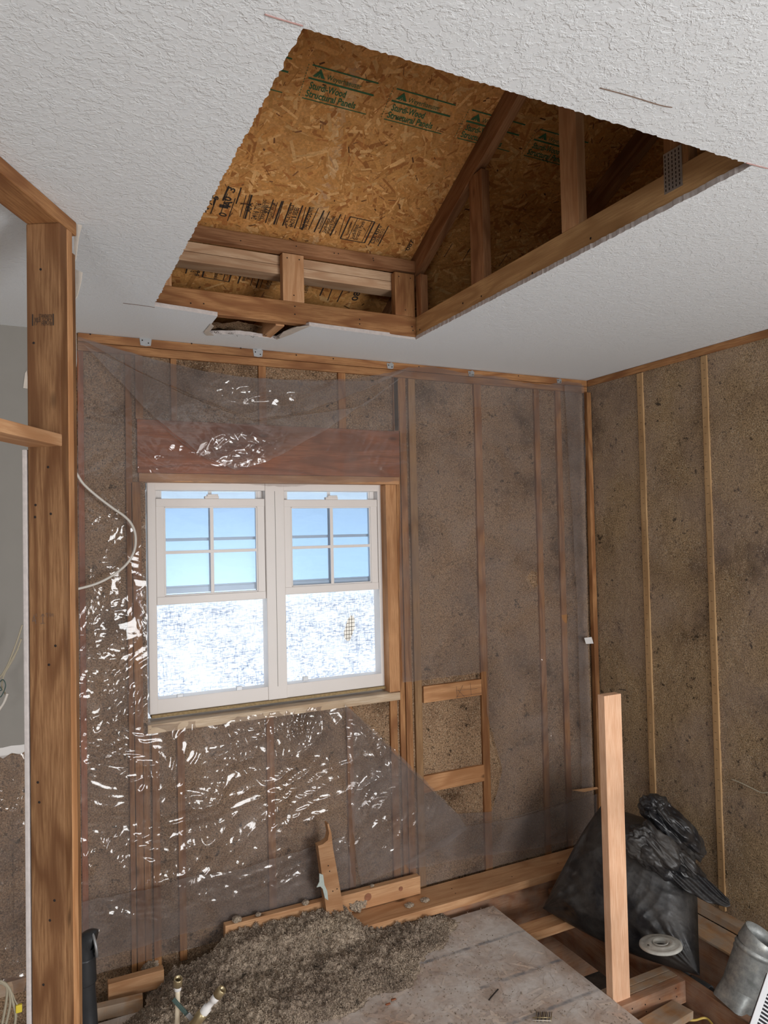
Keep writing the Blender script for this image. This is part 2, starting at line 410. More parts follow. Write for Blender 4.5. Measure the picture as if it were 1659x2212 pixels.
def m_glass(name, tint, g=.06):
    m = bpy.data.materials.new(name); m.use_nodes = True; t = m.node_tree; t.nodes.clear()
    out = N(t, 'ShaderNodeOutputMaterial'); tr = N(t, 'ShaderNodeBsdfTransparent'); tr.inputs[0].default_value = (*tint, 1)
    gl = N(t, 'ShaderNodeBsdfGlossy'); gl.inputs['Roughness'].default_value = .25
    mx = N(t, 'ShaderNodeMixShader'); mx.inputs[0].default_value = g; L(t, tr.outputs[0], mx.inputs[1]); L(t, gl.outputs[0], mx.inputs[2]); L(t, mx.outputs[0], out.inputs[0]); return m
M_GLASS = m_glass('blue_tinted_glass', (.835, .90, .968), .012)
M_GLASSC = m_glass('clear_glass', (.90, .97, .99), .05)
def m_sheet():
    """woven white weather sheet over the outside of the window, lit by the sky behind it"""
    m = bpy.data.materials.new('woven_weather_sheet'); m.use_nodes = True; t = m.node_tree; t.nodes.clear()
    out = N(t, 'ShaderNodeOutputMaterial'); tc = N(t, 'ShaderNodeTexCoord'); mp = N(t, 'ShaderNodeMapping'); mp.inputs['Scale'].default_value = (40, 1, 190)
    mp2 = N(t, 'ShaderNodeMapping'); mp2.inputs['Scale'].default_value = (190, 1, 40)
    L(t, tc.outputs['Object'], mp.inputs[0]); L(t, tc.outputs['Object'], mp2.inputs[0])
    a = noise(t, mp.outputs[0], 1, 3, .6, .5); b2 = noise(t, mp2.outputs[0], 1, 3, .6, .5)
    ca = ramp(t, [(.36, (.34, .38, .48)), (.48, (.70, .71, .78)), (.56, (.86, .86, .88)), (.66, (1, 1, 1))], a)
    cb = ramp(t, [(.34, (.50, .55, .64)), (.50, (1, 1, 1))], b2)
    c = mixc(t, 1.0, ca, cb, 'MULTIPLY')
    L_ = noise(t, tc.outputs['Object'], 5, 3); c = mixc(t, ramp(t, [(.45, (0, 0, 0)), (.7, (.6, .6, .6))], L_), c, (1, 1, 1))
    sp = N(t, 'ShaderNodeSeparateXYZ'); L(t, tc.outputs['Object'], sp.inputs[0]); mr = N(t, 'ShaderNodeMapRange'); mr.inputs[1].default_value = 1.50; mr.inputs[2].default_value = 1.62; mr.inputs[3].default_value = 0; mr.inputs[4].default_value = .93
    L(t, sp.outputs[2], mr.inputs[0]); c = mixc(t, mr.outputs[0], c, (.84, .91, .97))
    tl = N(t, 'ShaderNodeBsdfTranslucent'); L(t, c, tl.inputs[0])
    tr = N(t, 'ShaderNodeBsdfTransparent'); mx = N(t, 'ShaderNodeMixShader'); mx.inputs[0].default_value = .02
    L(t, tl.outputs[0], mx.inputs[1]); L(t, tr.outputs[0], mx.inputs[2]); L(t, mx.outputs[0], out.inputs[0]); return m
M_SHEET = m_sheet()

# ------------------------------------------------------------------ setting
def ragged(p, q, step=.035, amp=.004):
    """points from p to q (2-D) with a torn edge, without q"""
    p = np.array(p, float); q = np.array(q, float); n = max(2, int(np.linalg.norm(q-p)/step)); d = (q-p)/np.linalg.norm(q-p); nn = np.array([-d[1], d[0]])
    return [tuple(p+(q-p)*i/n+nn*(random.uniform(-amp, amp) if 0 < i else 0)) for i in range(n)]
def cz(x, y, z=ZC): p = on(x, y, 'z', z); return (p[0], p[1])
o1, o2, o3, o4 = cz(655, 60), cz(1620, 355), cz(900, 734), cz(332, 661)
o1 = (.424, 1.130); o2 = (1.556, 1.130)
n_a, n_b, n_c, n_d, n_e, n_f, n_g = cz(470, 683), cz(452, 706), cz(445, 722), cz(520, 722), cz(597, 733), cz(625, 718), cz(668, 704)
hole = ragged(o1, o2, .007, .0025)+ragged(o2, (o2[0], o3[1]), .008, .0022)+ragged((o3[0], o3[1]), n_g, .05, .0015)+[n_g, n_f, n_e]+ragged(n_e, n_d, .02, .004)+ragged(n_d, n_c, .02, .004)+[n_c, n_b, n_a]+ragged(n_a, o4, .05, .002)+ragged(o4, o1, .007, .003)
def ceiling_mesh():
    T = .016
    outer = [(-2.6, -2.5), (XR+.02, -2.5), (XR+.02, YB+.02), (-2.6, YB+.02)]
    import mathutils.geometry as g
    co = [Vector(p) for p in outer]+[Vector(p) for p in hole]; no = len(outer); nh = len(hole)
    ed = [(i, (i+1) % no) for i in range(no)]+[(no+i, no+(i+1) % nh) for i in range(nh)]
    vs, es, fs, *_ = g.delaunay_2d_cdt(co, ed, [], 0, 1e-6)
    def inside(p):
        c = False; x, y = p
        for i in range(nh):
            x1, y1 = hole[i]; x2, y2 = hole[(i+1) % nh]
            if (y1 > y) != (y2 > y) and x < (x2-x1)*(y-y1)/(y2-y1)+x1: c = not c
        return c
    keep = [f for f in fs if not inside(((vs[f[0]][0]+vs[f[1]][0]+vs[f[2]][0])/3, (vs[f[0]][1]+vs[f[1]][1]+vs[f[2]][1])/3))]
    V = [(v[0], v[1], ZC) for v in vs]+[(v[0], v[1], ZC+T) for v in vs]; k = len(vs)
    Fc = [tuple(reversed(f)) for f in keep]+[tuple(i+k for i in f) for f in keep]; nf = len(Fc)
    cnt = {}
    for f in keep:
        for i in range(3):
            e = (f[i], f[(i+1) % 3]); cnt[tuple(sorted(e))] = cnt.get(tuple(sorted(e)), 0)+1
    for f in keep:
        for i in range(3):
            e = (f[i], f[(i+1) % 3])
            if cnt[tuple(sorted(e))] == 1: Fc.append((e[0], e[1], e[1]+k, e[0]+k))
    me = mesh('ceiling', V, Fc); me.materials.append(M_CEIL); me.materials.append(M_GYP)
    for i, p in enumerate(me.polygons):
        if i >= nf: p.material_index = 1
    bm = bmesh.new(); bm.from_mesh(me); bmesh.ops.recalc_face_normals(bm, faces=bm.faces); bm.to_mesh(me); bm.free()
    return me
struct(link('ceiling', ceiling_mesh()))

def grid_plane(name, o, u, v, nu, nv, fn, mat, keep=None, smooth=True, parent=None):
    """grid over o + a*u + b*v (a,b in 0..1) offset along the normal by fn(A,B metres)"""
    o = np.array(o, float); u = np.array(u, float); v = np.array(v, float); nrm = np.cross(u, v); nrm /= np.linalg.norm(nrm)
    A, B = np.meshgrid(np.linspace(0, 1, nu+1), np.linspace(0, 1, nv+1)); h = fn(A*np.linalg.norm(u), B*np.linalg.norm(v))
    P = o+A[..., None]*u+B[..., None]*v+h[..., None]*nrm
    I = np.arange((nu+1)*(nv+1)).reshape(nv+1, nu+1)
    Q = np.stack([I[:-1, :-1], I[:-1, 1:], I[1:, 1:], I[1:, :-1]], -1).reshape(-1, 4)
    if keep is not None:
        K = keep(A[:-1, :-1]+.5/nu, B[:-1, :-1]+.5/nv).ravel(); Q = Q[K]
    return link(name, quadmesh(name, P.reshape(-1, 3), Q, smooth), mat, parent)

# back wall: insulation packed between the studs, with the window's rough opening cut out
WX0, WX1, WZ0, WZ1 = .467, 1.622, 1.085, 2.097
def ins_h(a, b): return .010*fbm(a*9, b*9, 4, 5)-.010+.004*vnoise(a*60, b*60, 8)
wb = grid_plane('wall_back', (-.06, YB+.012, -.5), (XR+.16, 0, 0), (0, 0, ZC+.5), 300, 330, lambda a, b: ins_h(a, b), M_INS_B,
                keep=lambda a, b: ~((a*(XR+.16)-.06 > WX0-.015) & (a*(XR+.16)-.06 < WX1+.03) & (b*(ZC+.5)-.5 > WZ0-.04) & (b*(ZC+.5)-.5 < WZ1+.02)))
struct(wb)
struct(grid_plane('wall_right', (XR+.006, YB+.02, -.5), (0, -6.0, 0), (0, 0, ZC+.5), 520, 300, lambda a, b: .007*fbm(a*8, b*8, 4, 9)-.006+.003*vnoise(a*70, b*70, 3), M_INS_R))
# outer sheathing so that the wall has its depth and no light leaks round the window
def frame_wall(name, y0, y1, mat):
    bm = bmesh.new()
    for lo, hi in (((-2.6, y0, -.62), (WX0-.02, y1, ZC+.6)), ((WX1+.035, y0, -.62), (XR+.3, y1, ZC+.6)), ((WX0-.02, y0, -.62), (WX1+.035, y1, WZ0-.045)), ((WX0-.02, y0, WZ1+.02), (WX1+.035, y1, ZC+.6))):
        r = bmesh.ops.create_cube(bm, size=1)['verts']; lo = Vector(lo); hi = Vector(hi)
        for v in r: v.co = Vector([lo[i]+(v.co[i]+.5)*(hi[i]-lo[i]) for i in range(3)])
    me = bpy.data.meshes.new(name); bm.to_mesh(me); bm.free(); return struct(link(name, me, mat))
frame_wall('wall_back_sheathing', YB+.10, YB+.125, M_TAUPE)
def solid(name, lo, hi, mat): return struct(box(name, lo, hi, mat, bev=0))
solid('wall_right_sheathing', (XR+.10, -2.5, -.62), (XR+.14, YB+.1, ZC+.5), M_TAUPE)
solid('wall_left', (-2.62, -2.5, -.5), (-2.6, YB+.1, ZC), M_ROOMWALL)
solid('wall_front', (-2.6, -2.52, -.5), (XR+.1, -2.5, ZC), M_ROOMWALL)
solid('crawlspace_soil', (-2.6, -2.5, -.60), (XR+.1, YB+.1, -.55), M_DIRT)
# painted drywall left of the cut, over the same wall; its torn lower edge shows insulation again
zt = on(20, 1618, 'y', YB)[2]
pts = [(-2.6, YB-.004, ZC)]+[(.028, YB-.004, ZC)]+[(.028, YB-.004, zt-.03)]
x = -.02
while x > -1.2:
    pts.append((x, YB-.004, zt+random.uniform(-.03, .025))); x -= random.uniform(.02, .05)
pts += [(-2.6, YB-.004, zt)]
struct(prism('wall_back_drywall', pts, (0, 1, 0), .013, M_TAUPE))
tb = [(.027, YB-.0055, zt+.012)]; x = .027; lo_ = []
while x > -.9: lo_.append((x, YB-.0055, zt-random.uniform(.008, .034))); tb.append((x-.001, YB-.0055, zt+random.uniform(.008, .016))); x -= .03
struct(prism('trim_2', tb+lo_[::-1], (0, 1, 0), .001, M_WHITEWALL))
struct(grid_plane('wall_back_lower_left', (-2.6, YB+.014, -.5), (2.56, 0, 0), (0, 0, zt+.6), 180, 120, lambda a, b: ins_h(a, b)*1.6, M_INS_B))

# attic: the long roof slope seen through the opening, and the far slope
SL = .494                                    # rise towards the camera
pA = np.array([XC, 2.829, 3.084]); PN = np.array([0, SL, 1.0]); PN /= np.linalg.norm(PN)
UV = np.array([0, -1.0, SL]); UV /= np.linalg.norm(UV)      # up the slope
UX = np.array([1.0, 0, 0])
def deck(x, y): return onp(x, y, pA, PN)
def duv(p): return ((p-pA)@UX, (p-pA)@UV)
def flakes(n, u0, u1, v0, v1, pal, seed, dark=.05, long=(.02, .12), wide=(.004, .026), streak=None, zr=.0012):
    r = np.random.default_rng(seed); U = r.uniform(u0, u1, n); Vv = r.uniform(v0, v1, n); an = r.normal(0, .9, n)+(r.random(n) < .25)*1.3
    Ln = r.uniform(*long, n)*.5; Wd = r.uniform(*wide, n)*.5
    isd = r.random(n) < dark; Ln[isd] *= .35; Wd[isd] *= .35
    z = r.uniform(.0001, zr, n); z[isd] = zr+.0001
    ca, sa = np.cos(an), np.sin(an); C = []
    for sx, sy in ((-1, -1), (1, -1), (1, 1), (-1, 1)):
        jx = 1+r.uniform(-.25, .15, n); jy = 1+r.uniform(-.5, .2, n)
        lx = sx*Ln*jx; ly = sy*Wd*jy
        C.append(np.stack([U+lx*ca-ly*sa, Vv+lx*sa+ly*ca, z], -1))
    P = np.stack(C, 1).reshape(-1, 3)
    pal = np.array(pal); k = r.integers(0, len(pal), n); c = pal[k]*r.uniform(.84, 1.14, (n, 1)); c[isd] = np.array([.16, .07, .03])*r.uniform(.5, 2.0, (isd.sum(), 1))
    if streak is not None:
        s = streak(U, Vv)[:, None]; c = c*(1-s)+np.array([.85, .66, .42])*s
    P[:, 0] = np.clip(P[:, 0], u0, u1); P[:, 1] = np.clip(P[:, 1], v0, v1)
    return P, np.arange(n*4).reshape(-1, 4), c
PAL = [(.60, .29, .09), (.64, .32, .11), (.54, .25, .075), (.76, .44, .18), (.62, .31, .10), (.44, .18, .055), (.66, .34, .12), (.60, .30, .095)]
def panel(name, org, ux, uv, un, u0, u1, v0, v1, nf, seed, pal=PAL, mat=None, thick=.012, **kw):
    P, Q, c = flakes(nf, u0, u1, v0, v1, pal, seed, **kw)
    b = np.array([[u0, v0, 0], [u1, v0, 0], [u1, v1, 0], [u0, v1, 0], [u0, v0, -thick], [u1, v0, -thick], [u1, v1, -thick], [u0, v1, -thick]])
    bf = np.array([[0, 1, 2, 3], [4, 7, 6, 5], [0, 4, 5, 1], [1, 5, 6, 2], [2, 6, 7, 3], [3, 7, 4, 0]])
    P = np.vstack([b, P]); Q = np.vstack([bf, Q+8]); c = np.vstack([np.tile(pal[0], (6, 1)), c])
    Wd = np.array(org)+P[:, :1]*ux+P[:, 1:2]*uv+P[:, 2:3]*un
    o = link(name, quadmesh(name, Wd, Q, False, c), mat or M_OSB); return o
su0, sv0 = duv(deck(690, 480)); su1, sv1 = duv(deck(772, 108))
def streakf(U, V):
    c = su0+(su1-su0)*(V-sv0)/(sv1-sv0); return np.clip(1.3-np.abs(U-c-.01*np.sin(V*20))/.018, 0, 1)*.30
vlow = duv(deck(635, 512))[1]
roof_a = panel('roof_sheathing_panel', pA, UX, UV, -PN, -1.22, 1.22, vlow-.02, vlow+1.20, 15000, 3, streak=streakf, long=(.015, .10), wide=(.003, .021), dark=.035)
tag(roof_a, 'tan strand board roof panel with green and black printing, largest seen through the ceiling opening', 'roof panel')
roof_b = panel('roof_sheathing_panel', pA, UX, UV, -PN, -1.22, 1.22, vlow-1.24, vlow-.023, 5000, 4)
tag(roof_b, 'shaded strand board roof panel low behind the attic knee wall, its black printing upside down', 'roof panel')
roof_c = panel('roof_sheathing_panel', pA, UX, UV, -PN, 1.223, 3.66, vlow-1.24, vlow+1.20, 4000, 5)
tag(roof_c, 'unlit strand board roof panel in the dark right end of the attic', 'roof panel')
# remaining roof surfaces and gable close the attic
def quad(name, pts, mat): return struct(link(name, mesh(name, pts, [(0, 1, 2, 3)]), mat))
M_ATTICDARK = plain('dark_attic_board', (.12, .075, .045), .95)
q0 = pA+UV*(vlow+1.2)-PN*-.012
def rp(u, v, off=.014): p = pA+UX*u+UV*v+PN*off; return tuple(p)
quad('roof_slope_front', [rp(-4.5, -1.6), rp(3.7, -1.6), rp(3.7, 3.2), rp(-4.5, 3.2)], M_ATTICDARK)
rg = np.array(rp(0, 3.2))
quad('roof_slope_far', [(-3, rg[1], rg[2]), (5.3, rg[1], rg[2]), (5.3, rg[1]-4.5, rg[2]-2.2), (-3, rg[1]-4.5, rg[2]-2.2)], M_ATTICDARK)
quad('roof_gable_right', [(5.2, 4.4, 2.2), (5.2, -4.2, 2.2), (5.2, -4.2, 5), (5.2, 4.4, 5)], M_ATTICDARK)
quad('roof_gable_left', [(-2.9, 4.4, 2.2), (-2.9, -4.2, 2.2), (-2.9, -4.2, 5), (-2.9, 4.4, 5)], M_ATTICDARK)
# attic floor insulation beside the opening
struct(grid_plane('attic_floor_insulation', (.1, 2.86, ZC+.02), (1.7, 0, 0), (0, .75, 0), 150, 70, lambda a, b: .05*fbm(a*14, b*14, 4, 3), M_INS_B,
      keep=lambda a, b: ~((a*1.7+.1 > .56) & (a*1.7+.1 < 1.02) & (b*.75+2.86 < 3.02))))

# ---- printing on the panels
def text_verts(s, bold=0.0):
    c = bpy.data.curves.new('t', 'FONT'); c.body = s; c.size = 1; c.offset = bold; c.resolution_u = 3
    o = bpy.data.objects.new('t', c); col.objects.link(o); bpy.context.view_layer.update()
    me = bpy.data.meshes.new_from_object(o); V = np.array([v.co[:2] for v in me.vertices]); Fc = [tuple(p.vertices) for p in me.polygons]
    bpy.data.objects.remove(o); bpy.data.curves.remove(c); bpy.data.meshes.remove(me); return V, Fc
class Ink:
    def __init__(s, org, ux, uv, nrm, off=.0022): s.o = np.array(org); s.ux = ux; s.uv = uv; s.n = np.array(nrm)*off; s.V = []; s.F = []
    def add(s, P2, Fc):
        k = len(s.V)
        for p in P2: s.V.append(s.o+s.ux*p[0]+s.uv*p[1]+s.n)
        s.F += [tuple(i+k for i in f) for f in Fc]
    def line(s, a, b, w):
        a = np.array(a); b = np.array(b); d = (b-a)/np.linalg.norm(b-a); n = np.array([-d[1], d[0]])*w/2
        s.add([a-n, b-n, b+n, a+n], [(0, 1, 2, 3)])
    def dash(s, a, b, w, n=12):
        a = np.array(a); b = np.array(b)
        for i in range(n): s.line(a+(b-a)*i/n, a+(b-a)*(i+.6)/n, w)
    def text(s, t, a, b, hscale=1.0, bold=.0, flip=False, h=None):
        """baseline from a to b; flip mirrors nothing, keeps letters upright to the left of the baseline direction"""
        V, Fc = text_verts(t, bold); a = np.array(a); b = np.array(b); Ln = np.linalg.norm(b-a); d = (b-a)/Ln
        n = np.array([-d[1], d[0]])
        if flip: n = -n
        x0, x1 = V[:, 0].min(), V[:, 0].max(); k = Ln/(x1-x0); ky = (h/.70) if h else k*hscale
        s.add(a+(V[:, :1]-x0)*k*d+V[:, 1:2]*ky*n, Fc)
    def done(s, name, mat, parent): return link(name, mesh(name, s.V, s.F), mat, parent)
# seen from below, +x runs right and up-slope runs up in the picture
gi = Ink(pA, UX, UV, -PN)
def P2(x, y): return np.array(duv(deck(x, y)))
s0 = [P2(580+a/3.318, 100+b/3.318) for a, b in ((315, 130), (285, 222), (265, 372))]
vt, vm, vb = s0[0][1], s0[1][1], s0[2][1]
WST = P2(580+790/3.318, 100+258/3.318)[0]-s0[0][0]
def green_stamp(ink, u, k=1.0, dv=0.0):
    t_, m_, b_ = vt+dv, vm+dv, vb+dv; W_ = WST
    ink.line((u, t_), (u+W_, t_), .005); ink.line((u, m_), (u+W_, m_), .0065); ink.line((u, b_), (u+W_, b_), .0035)
    h = t_-m_
    # triangular tree mark
    a = u+.012; z0 = m_+h*.20; z1 = m_+h*.84; hw = .022
    ink.add([(a, z0), (a+hw, z1), (a+2*hw, z0), (a+1.35*hw, z0), (a+hw, z0+(z1-z0)*.42), (a+.65*hw, z0)], [(0, 1, 4, 5), (1, 2, 3, 4)])
    ink.add([(a+.90*hw, z0), (a+1.10*hw, z0), (a+1.10*hw, z0+(z1-z0)*.3), (a+.90*hw, z0+(z1-z0)*.3)], [(0, 1, 2, 3)])
    ink.text('Weyerhaeuser', (u+W_*.25, z0), (u+W_*.78, z0), bold=.004, h=h*.42)
    g = (m_-b_)
    ink.text('Sturdi-Wood', (u+.012, m_-g*.47), (u+W_*.60, m_-g*.47), bold=.022, h=g*.33)
    ink.text('Structural Panels', (u+.008, m_-g*.88), (u+W_*.80, m_-g*.88), bold=.022, h=g*.33)
    ink.dash((u-.012, t_), (u-.012, b_), .0022)
us1 = s0[0][0]; us2 = P2(580+850/3.318, 100+278/3.318)[0]; us3 = P2(580+1460/3.318, 100+450/3.318)[0]
st = (us3-us1)/2
for i in range(-1, 4): green_stamp(gi, us1+st*i)
gi.done('green_printing', M_GREEN, roof_a)
bk = Ink(pA, UX, UV, -PN)
def q3(x, y): return P2(380+x/2.9625, 360+y/2.9625)
for tx, a, b, bo, hh in (('SPACE PANELS', (712, 374), (757, 245), .012, .019), ('ENDS & SIDES', (748, 384), (790, 262), .012, .019), ('THIS SIDE DOWN', (828, 405), (887, 262), .014, .022),
        ('APA', (478, 292), (494, 232), .02, .022), ('24/16 7/16', (512, 338), (548, 236), .012, .022), ('RATED FOR SPACING', (541, 345), (580, 212), .006, .013), ('EXPOSURE 1', (562, 335), (596, 232), .01, .015),
        ('371', (590, 300), (603, 258), .02, .019), ('NER-QA397 PRP-108', (604, 350), (640, 232), .006, .012), ('Weyerhaeuser', (925, 400), (952, 322), .006, .014), ('Sturdi-Wood', (957, 420), (988, 332), .014, .016),
        ('Structural Panels', (976, 428), (1020, 318), .012, .016), ('Made in Canada', (994, 436), (1036, 325), .004, .010), ('Weyerhaeuser', (1100, 440), (1130, 352), .002, .010),
        ('Sturdi-Wood', (1138, 462), (1170, 372), .014, .017), ('Structural Panels', (1160, 468), (1210, 352), .012, .017), ('CSA 437.0', (1266, 490), (1318, 378), .012, .019), ('GRADE O-2', (1296, 482), (1336, 400), .006, .015),
        ('0', (318, 322), (328, 300), .02, .030), ('1', (332, 268), (338, 248), .02, .034), ('A', (345, 262), (362, 222), .03, .030), ('3', (370, 168), (385, 142), .01, .030), ('0', (348, 222), (358, 196), .03, .030),
        ('JU', (215, 240), (232, 200), .02, .026), ('M', (190, 292), (212, 265), .02, .022), ('087', (1490, 535), (1528, 472), .014, .020), ('5', (268, 212), (276, 190), .02, .026)):
    bk.text(tx, q3(*a), q3(*b), bold=bo, h=hh)
for a, b, w_ in (((442, 332), (486, 178), .007), ((430, 330), (474, 176), .003), ((468, 336), (475, 290), .002), ((410, 320), (450, 180), .0025), ((572, 358), (625, 208), .004), ((626, 368), (680, 218), .007), ((640, 370), (690, 216), .003), ((618, 330), (650, 226), .0025),
        ((682, 376), (738, 228), .005), ((758, 392), (812, 246), .005), ((735, 386), (742, 360), .003), ((792, 398), (832, 255), .003), ((806, 404), (858, 256), .006), ((848, 402), (912, 262), .003), ((884, 416), (948, 278), .006), ((918, 424), (984, 284), .004), ((988, 440), (1056, 302), .005), ((1042, 440), (1086, 306), .0025),
        ((1052, 458), (1116, 318), .006), ((1116, 318), (1272, 352), .004), ((1272, 352), (1206, 486), .006), ((1206, 486), (1052, 458), .004), ((1098, 462), (1162, 330), .0025), ((1190, 478), (1256, 350), .0025),
        ((1232, 498), (1304, 362), .005), ((1292, 506), (1360, 378), .004), ((1305, 490), (1340, 410), .0025), ((300, 215), (338, 122), .007), ((330, 345), (380, 200), .003), ((385, 235), (418, 132), .005), ((222, 300), (262, 190), .004), ((285, 300), (330, 170), .003), ((1465, 540), (1508, 460), .003), ((240, 245), (250, 200), .006)):
    bk.line(q3(*a), q3(*b), w_)
# faint repeated rules and grime strokes of the ink roller
for i in range(26):
    u = -1.15+i*.1; v = P2(600, 470)[1]
    if u < q3(190, 300)[0] or u > .02: bk.line((u, v-.05), (u, v+.03), .003)
bk.done('black_printing', M_BLACK, roof_a)
bl = Ink(pA, UX, UV, -PN)
def q6(x, y): return P2(360+x/2.9625, 520+y/2.9625)
for tx, a, b, bo, hh in (('CSA 437.0', (202, 98), (178, 222), .012, .019), ('GRADE O-2', (172, 100), (152, 198), .006, .015), ('Sturdi-Wood', (358, 122), (338, 215), .014, .017), ('Structural Panels', (333, 118), (302, 240), .012, .017), ('EXPOSURE 1', (290, 120), (275, 200), .004, .012),
        ('Weyerhaeuser', (398, 128), (380, 225), .002, .011), ('Sturdi-Wood', (533, 160), (512, 242), .014, .016), ('Structural Panels', (512, 158), (482, 255), .012, .016), ('Weyerhaeuser', (575, 165), (552, 240), .006, .013), ('THIS SIDE DOWN', (676, 182), (625, 305), .014, .022), ('SPACE PANELS', (905, 235), (870, 330), .012, .019), ('1780', (1225, 270), (1180, 380), .02, .03)):
    bl.text(tx, q6(*a), q6(*b), bold=bo, h=hh)
for a, b, w_ in (((155, 80), (122, 208), .005), ((235, 90), (192, 222), .003), ((266, 98), (228, 230), .006), ((266, 98), (436, 130), .004), ((436, 130), (398, 262), .006), ((398, 262), (228, 230), .004), ((402, 124), (362, 250), .003), ((498, 148), (455, 272), .006), ((575, 165), (535, 285), .003), ((612, 170), (572, 300), .005), ((640, 178), (596, 300), .003), ((1030, 240), (980, 350), .006), ((1080, 250), (1030, 380), .004), ((1135, 300), (1090, 390), .005)):
    bl.line(q6(*a), q6(*b), w_)
bl.done('black_printing', M_BLACK, roof_b)

# ---- truss on the right side of the opening
def yz(x, y): p = on(x, y, 'x', XC); return p[1], p[2]
def nails(name, pts, nrm, parent, r=.003):
    """small dark nail heads, each a part of its own"""
    one = {'nail_heads': 'nail_head', 'clip_holes': 'clip_hole', 'flange_holes': 'flange_hole'}[name]
    n = np.array(nrm, float); n /= np.linalg.norm(n); u = np.cross(n, [.3, .5, .8]); u /= np.linalg.norm(u); v = np.cross(n, u)
    V = [n*.0016]+[r*(math.cos(i*.9)*u+math.sin(i*.9)*v)+n*.0006 for i in range(7)]; me = mesh(one, V, [(0, i+1, (i+1) % 7+1) for i in range(7)])
    for p in pts: link(one, me, M_HOLE, parent, Matrix.Translation(Vector([float(c) for c in p])))
tr = empty('roof_truss', (XC+.019, YK, ZC+.016), 'roof truss of orange-brown lumber forming the right side of the ceiling opening', 'roof truss')
zch0, zch1 = ZC+.016, ZC+.016+.085
box('bottom_chord', (XC, .4, zch0), (XC+.038, YK+.60, zch1), W_GOLD, tr)
tcd = UV; off = -PN*.046
beam('top_chord', pA+UV*-.35+off+[.019, 0, 0], pA+UV*2.4+off+[.019, 0, 0], UX, .038, .089, W_ATTIC, tr)
def web(x0, x1, ymid, mat, top, slope=True, nm='web'):
    y1 = yz(x0, ymid)[0]; y0 = yz(x1, ymid)[0]
    return box(nm, (XC+.001, y0, zch1), (XC+.037, y1, top), mat, tr)
def zdeck(y): return pA[2]-SL*(y-pA[1])
y_ = yz(1030, 500)[0]; web(1017, 1045, 600, W_ATTIC, zdeck(y_)-.11)
y_ = yz(1230, 400)[0]; web(1212, 1249, 480, W_PALE, zdeck(y_)-.12)
y_ = yz(1460, 330)[0]; w3 = web(1433, 1486, 340, W_ORANGE, zdeck(y_)-.12)
box('web', (XC+.001, YK-.045, zch1), (XC+.037, YK+.0, zdeck(YK)-.11), W_ATTIC, tr)
gp = on(1454, 367, 'x', XC)
gpl = box('nail_plate', (XC-.0022, gp[1]-.030, gp[2]-.055), (XC-.0002, gp[1]+.030, gp[2]+.055), M_PLATE, tr, bev=0)
gpl['label'] = 'perforated grey steel plate'
V = []; Fc = []
for i in range(5):
    for j in range(9):
        y0 = gp[1]-.024+i*.0115; z0 = gp[2]-.050+j*.0115; k = len(V)
        V += [(XC-.0026, y0, z0), (XC-.0026, y0+.0035, z0), (XC-.0026, y0+.0035, z0+.007), (XC-.0026, y0, z0+.007)]; Fc.append((k, k+1, k+2, k+3))
sl_ = link('punched_slots', mesh('punched_slots', V, Fc), M_HOLE, None); sl_.parent = gpl; sl_.matrix_parent_inverse = gpl.matrix_basis.inverted()
nails('nail_heads', [on(*p, 'x', XC-.001) for p in ((907, 712), (1000, 655), (1150, 590), (1276, 515), (1040, 640))], (-1, 0, 0), tr, .004)
tr2 = empty('roof_truss', (XC+.66, YK, ZC+.016), 'dim second truss deep in the dark attic to the right', 'roof truss')
beam('top_chord', pA+UV*-.8+off+[.66, 0, 0], pA+UV*2.4+off+[.66, 0, 0], UX, .038, .089, W_ATTIC, tr2)
box('bottom_chord', (XC+.641, .2, zch0), (XC+.679, YK+.6, zch1), W_ATTIC, tr2)
box('web', (XC+.642, .9, zch1), (XC+.678, .99, 3.6), W_ATTIC, tr2)
tr3 = empty('roof_truss', (XC-1.22, YK, ZC+.016), 'roof truss hidden above the left ceiling edge, its end showing left of the knee wall', 'roof truss')
box('bottom_chord', (XC-1.20, .2, zch0), (XC-1.162, YK+.6, zch1), W_ATTIC, tr3)
beam('top_chord', pA+UV*-.8+off+[-1.24, 0, 0], pA+UV*2.4+off+[-1.24, 0, 0], UX, .038, .089, W_ATTIC, tr3)

# ---- framing across the back edge of the opening
bb = box('ceiling_header_beam', (.34, YK, ZC+.010), (XC-.002, YK+.038, ZC+.016+.083), W_ORANGE)
tag(bb, 'long orange-brown beam along the back edge of the ceiling opening, above the torn notch', 'beam')
nails('nail_heads', [on(*p, 'y', YK-.001) for p in ((637, 662), (637, 679), (777, 690), (777, 700), (890, 706), (892, 714), (412, 655), (440, 656))], (0, -1, 0), bb, .003)
def cripple(x0, x1, ztop, label, mat=W_ORANGE, dy=0.0):
    X0 = on(x0, 610, 'y', YK)[0]; X1 = on(x1, 610, 'y', YK)[0]
    o = box('cripple_stud', (X0, YK+dy, ZC+.0995), (X1, YK+.037+dy, ztop), mat); tag(o, label, 'stud', 'short studs on the beam at the back of the opening')
    nails('nail_heads', [((X0+.02), YK+dy-.0008, ztop-.02), ((X1-.02), YK+dy-.0008, ztop-.02), ((X0+X1)/2, YK+dy-.0008, ZC+.125)], (0, -1, 0), o, .0028)
    return o
zk = 3.005
cripple(611, 657, zk, 'short grained stud standing midway along the back beam of the opening', W_PALE)
cripple(853, 895, zk-.006, 'short stud in the back right corner of the opening, beside the truss')
cripple(355, 371, zk, 'short stud at the left end of the back beam, cut off by the ceiling edge', W_PALE)
zb = 3.008
led = box('ledger_board', (.34, YK-.002, zb), (XC-.001, YK+.036, zb+.052), W_ATTIC); tag(led, 'dark brown board under the roof panel above the pale knee wall plates', 'board')
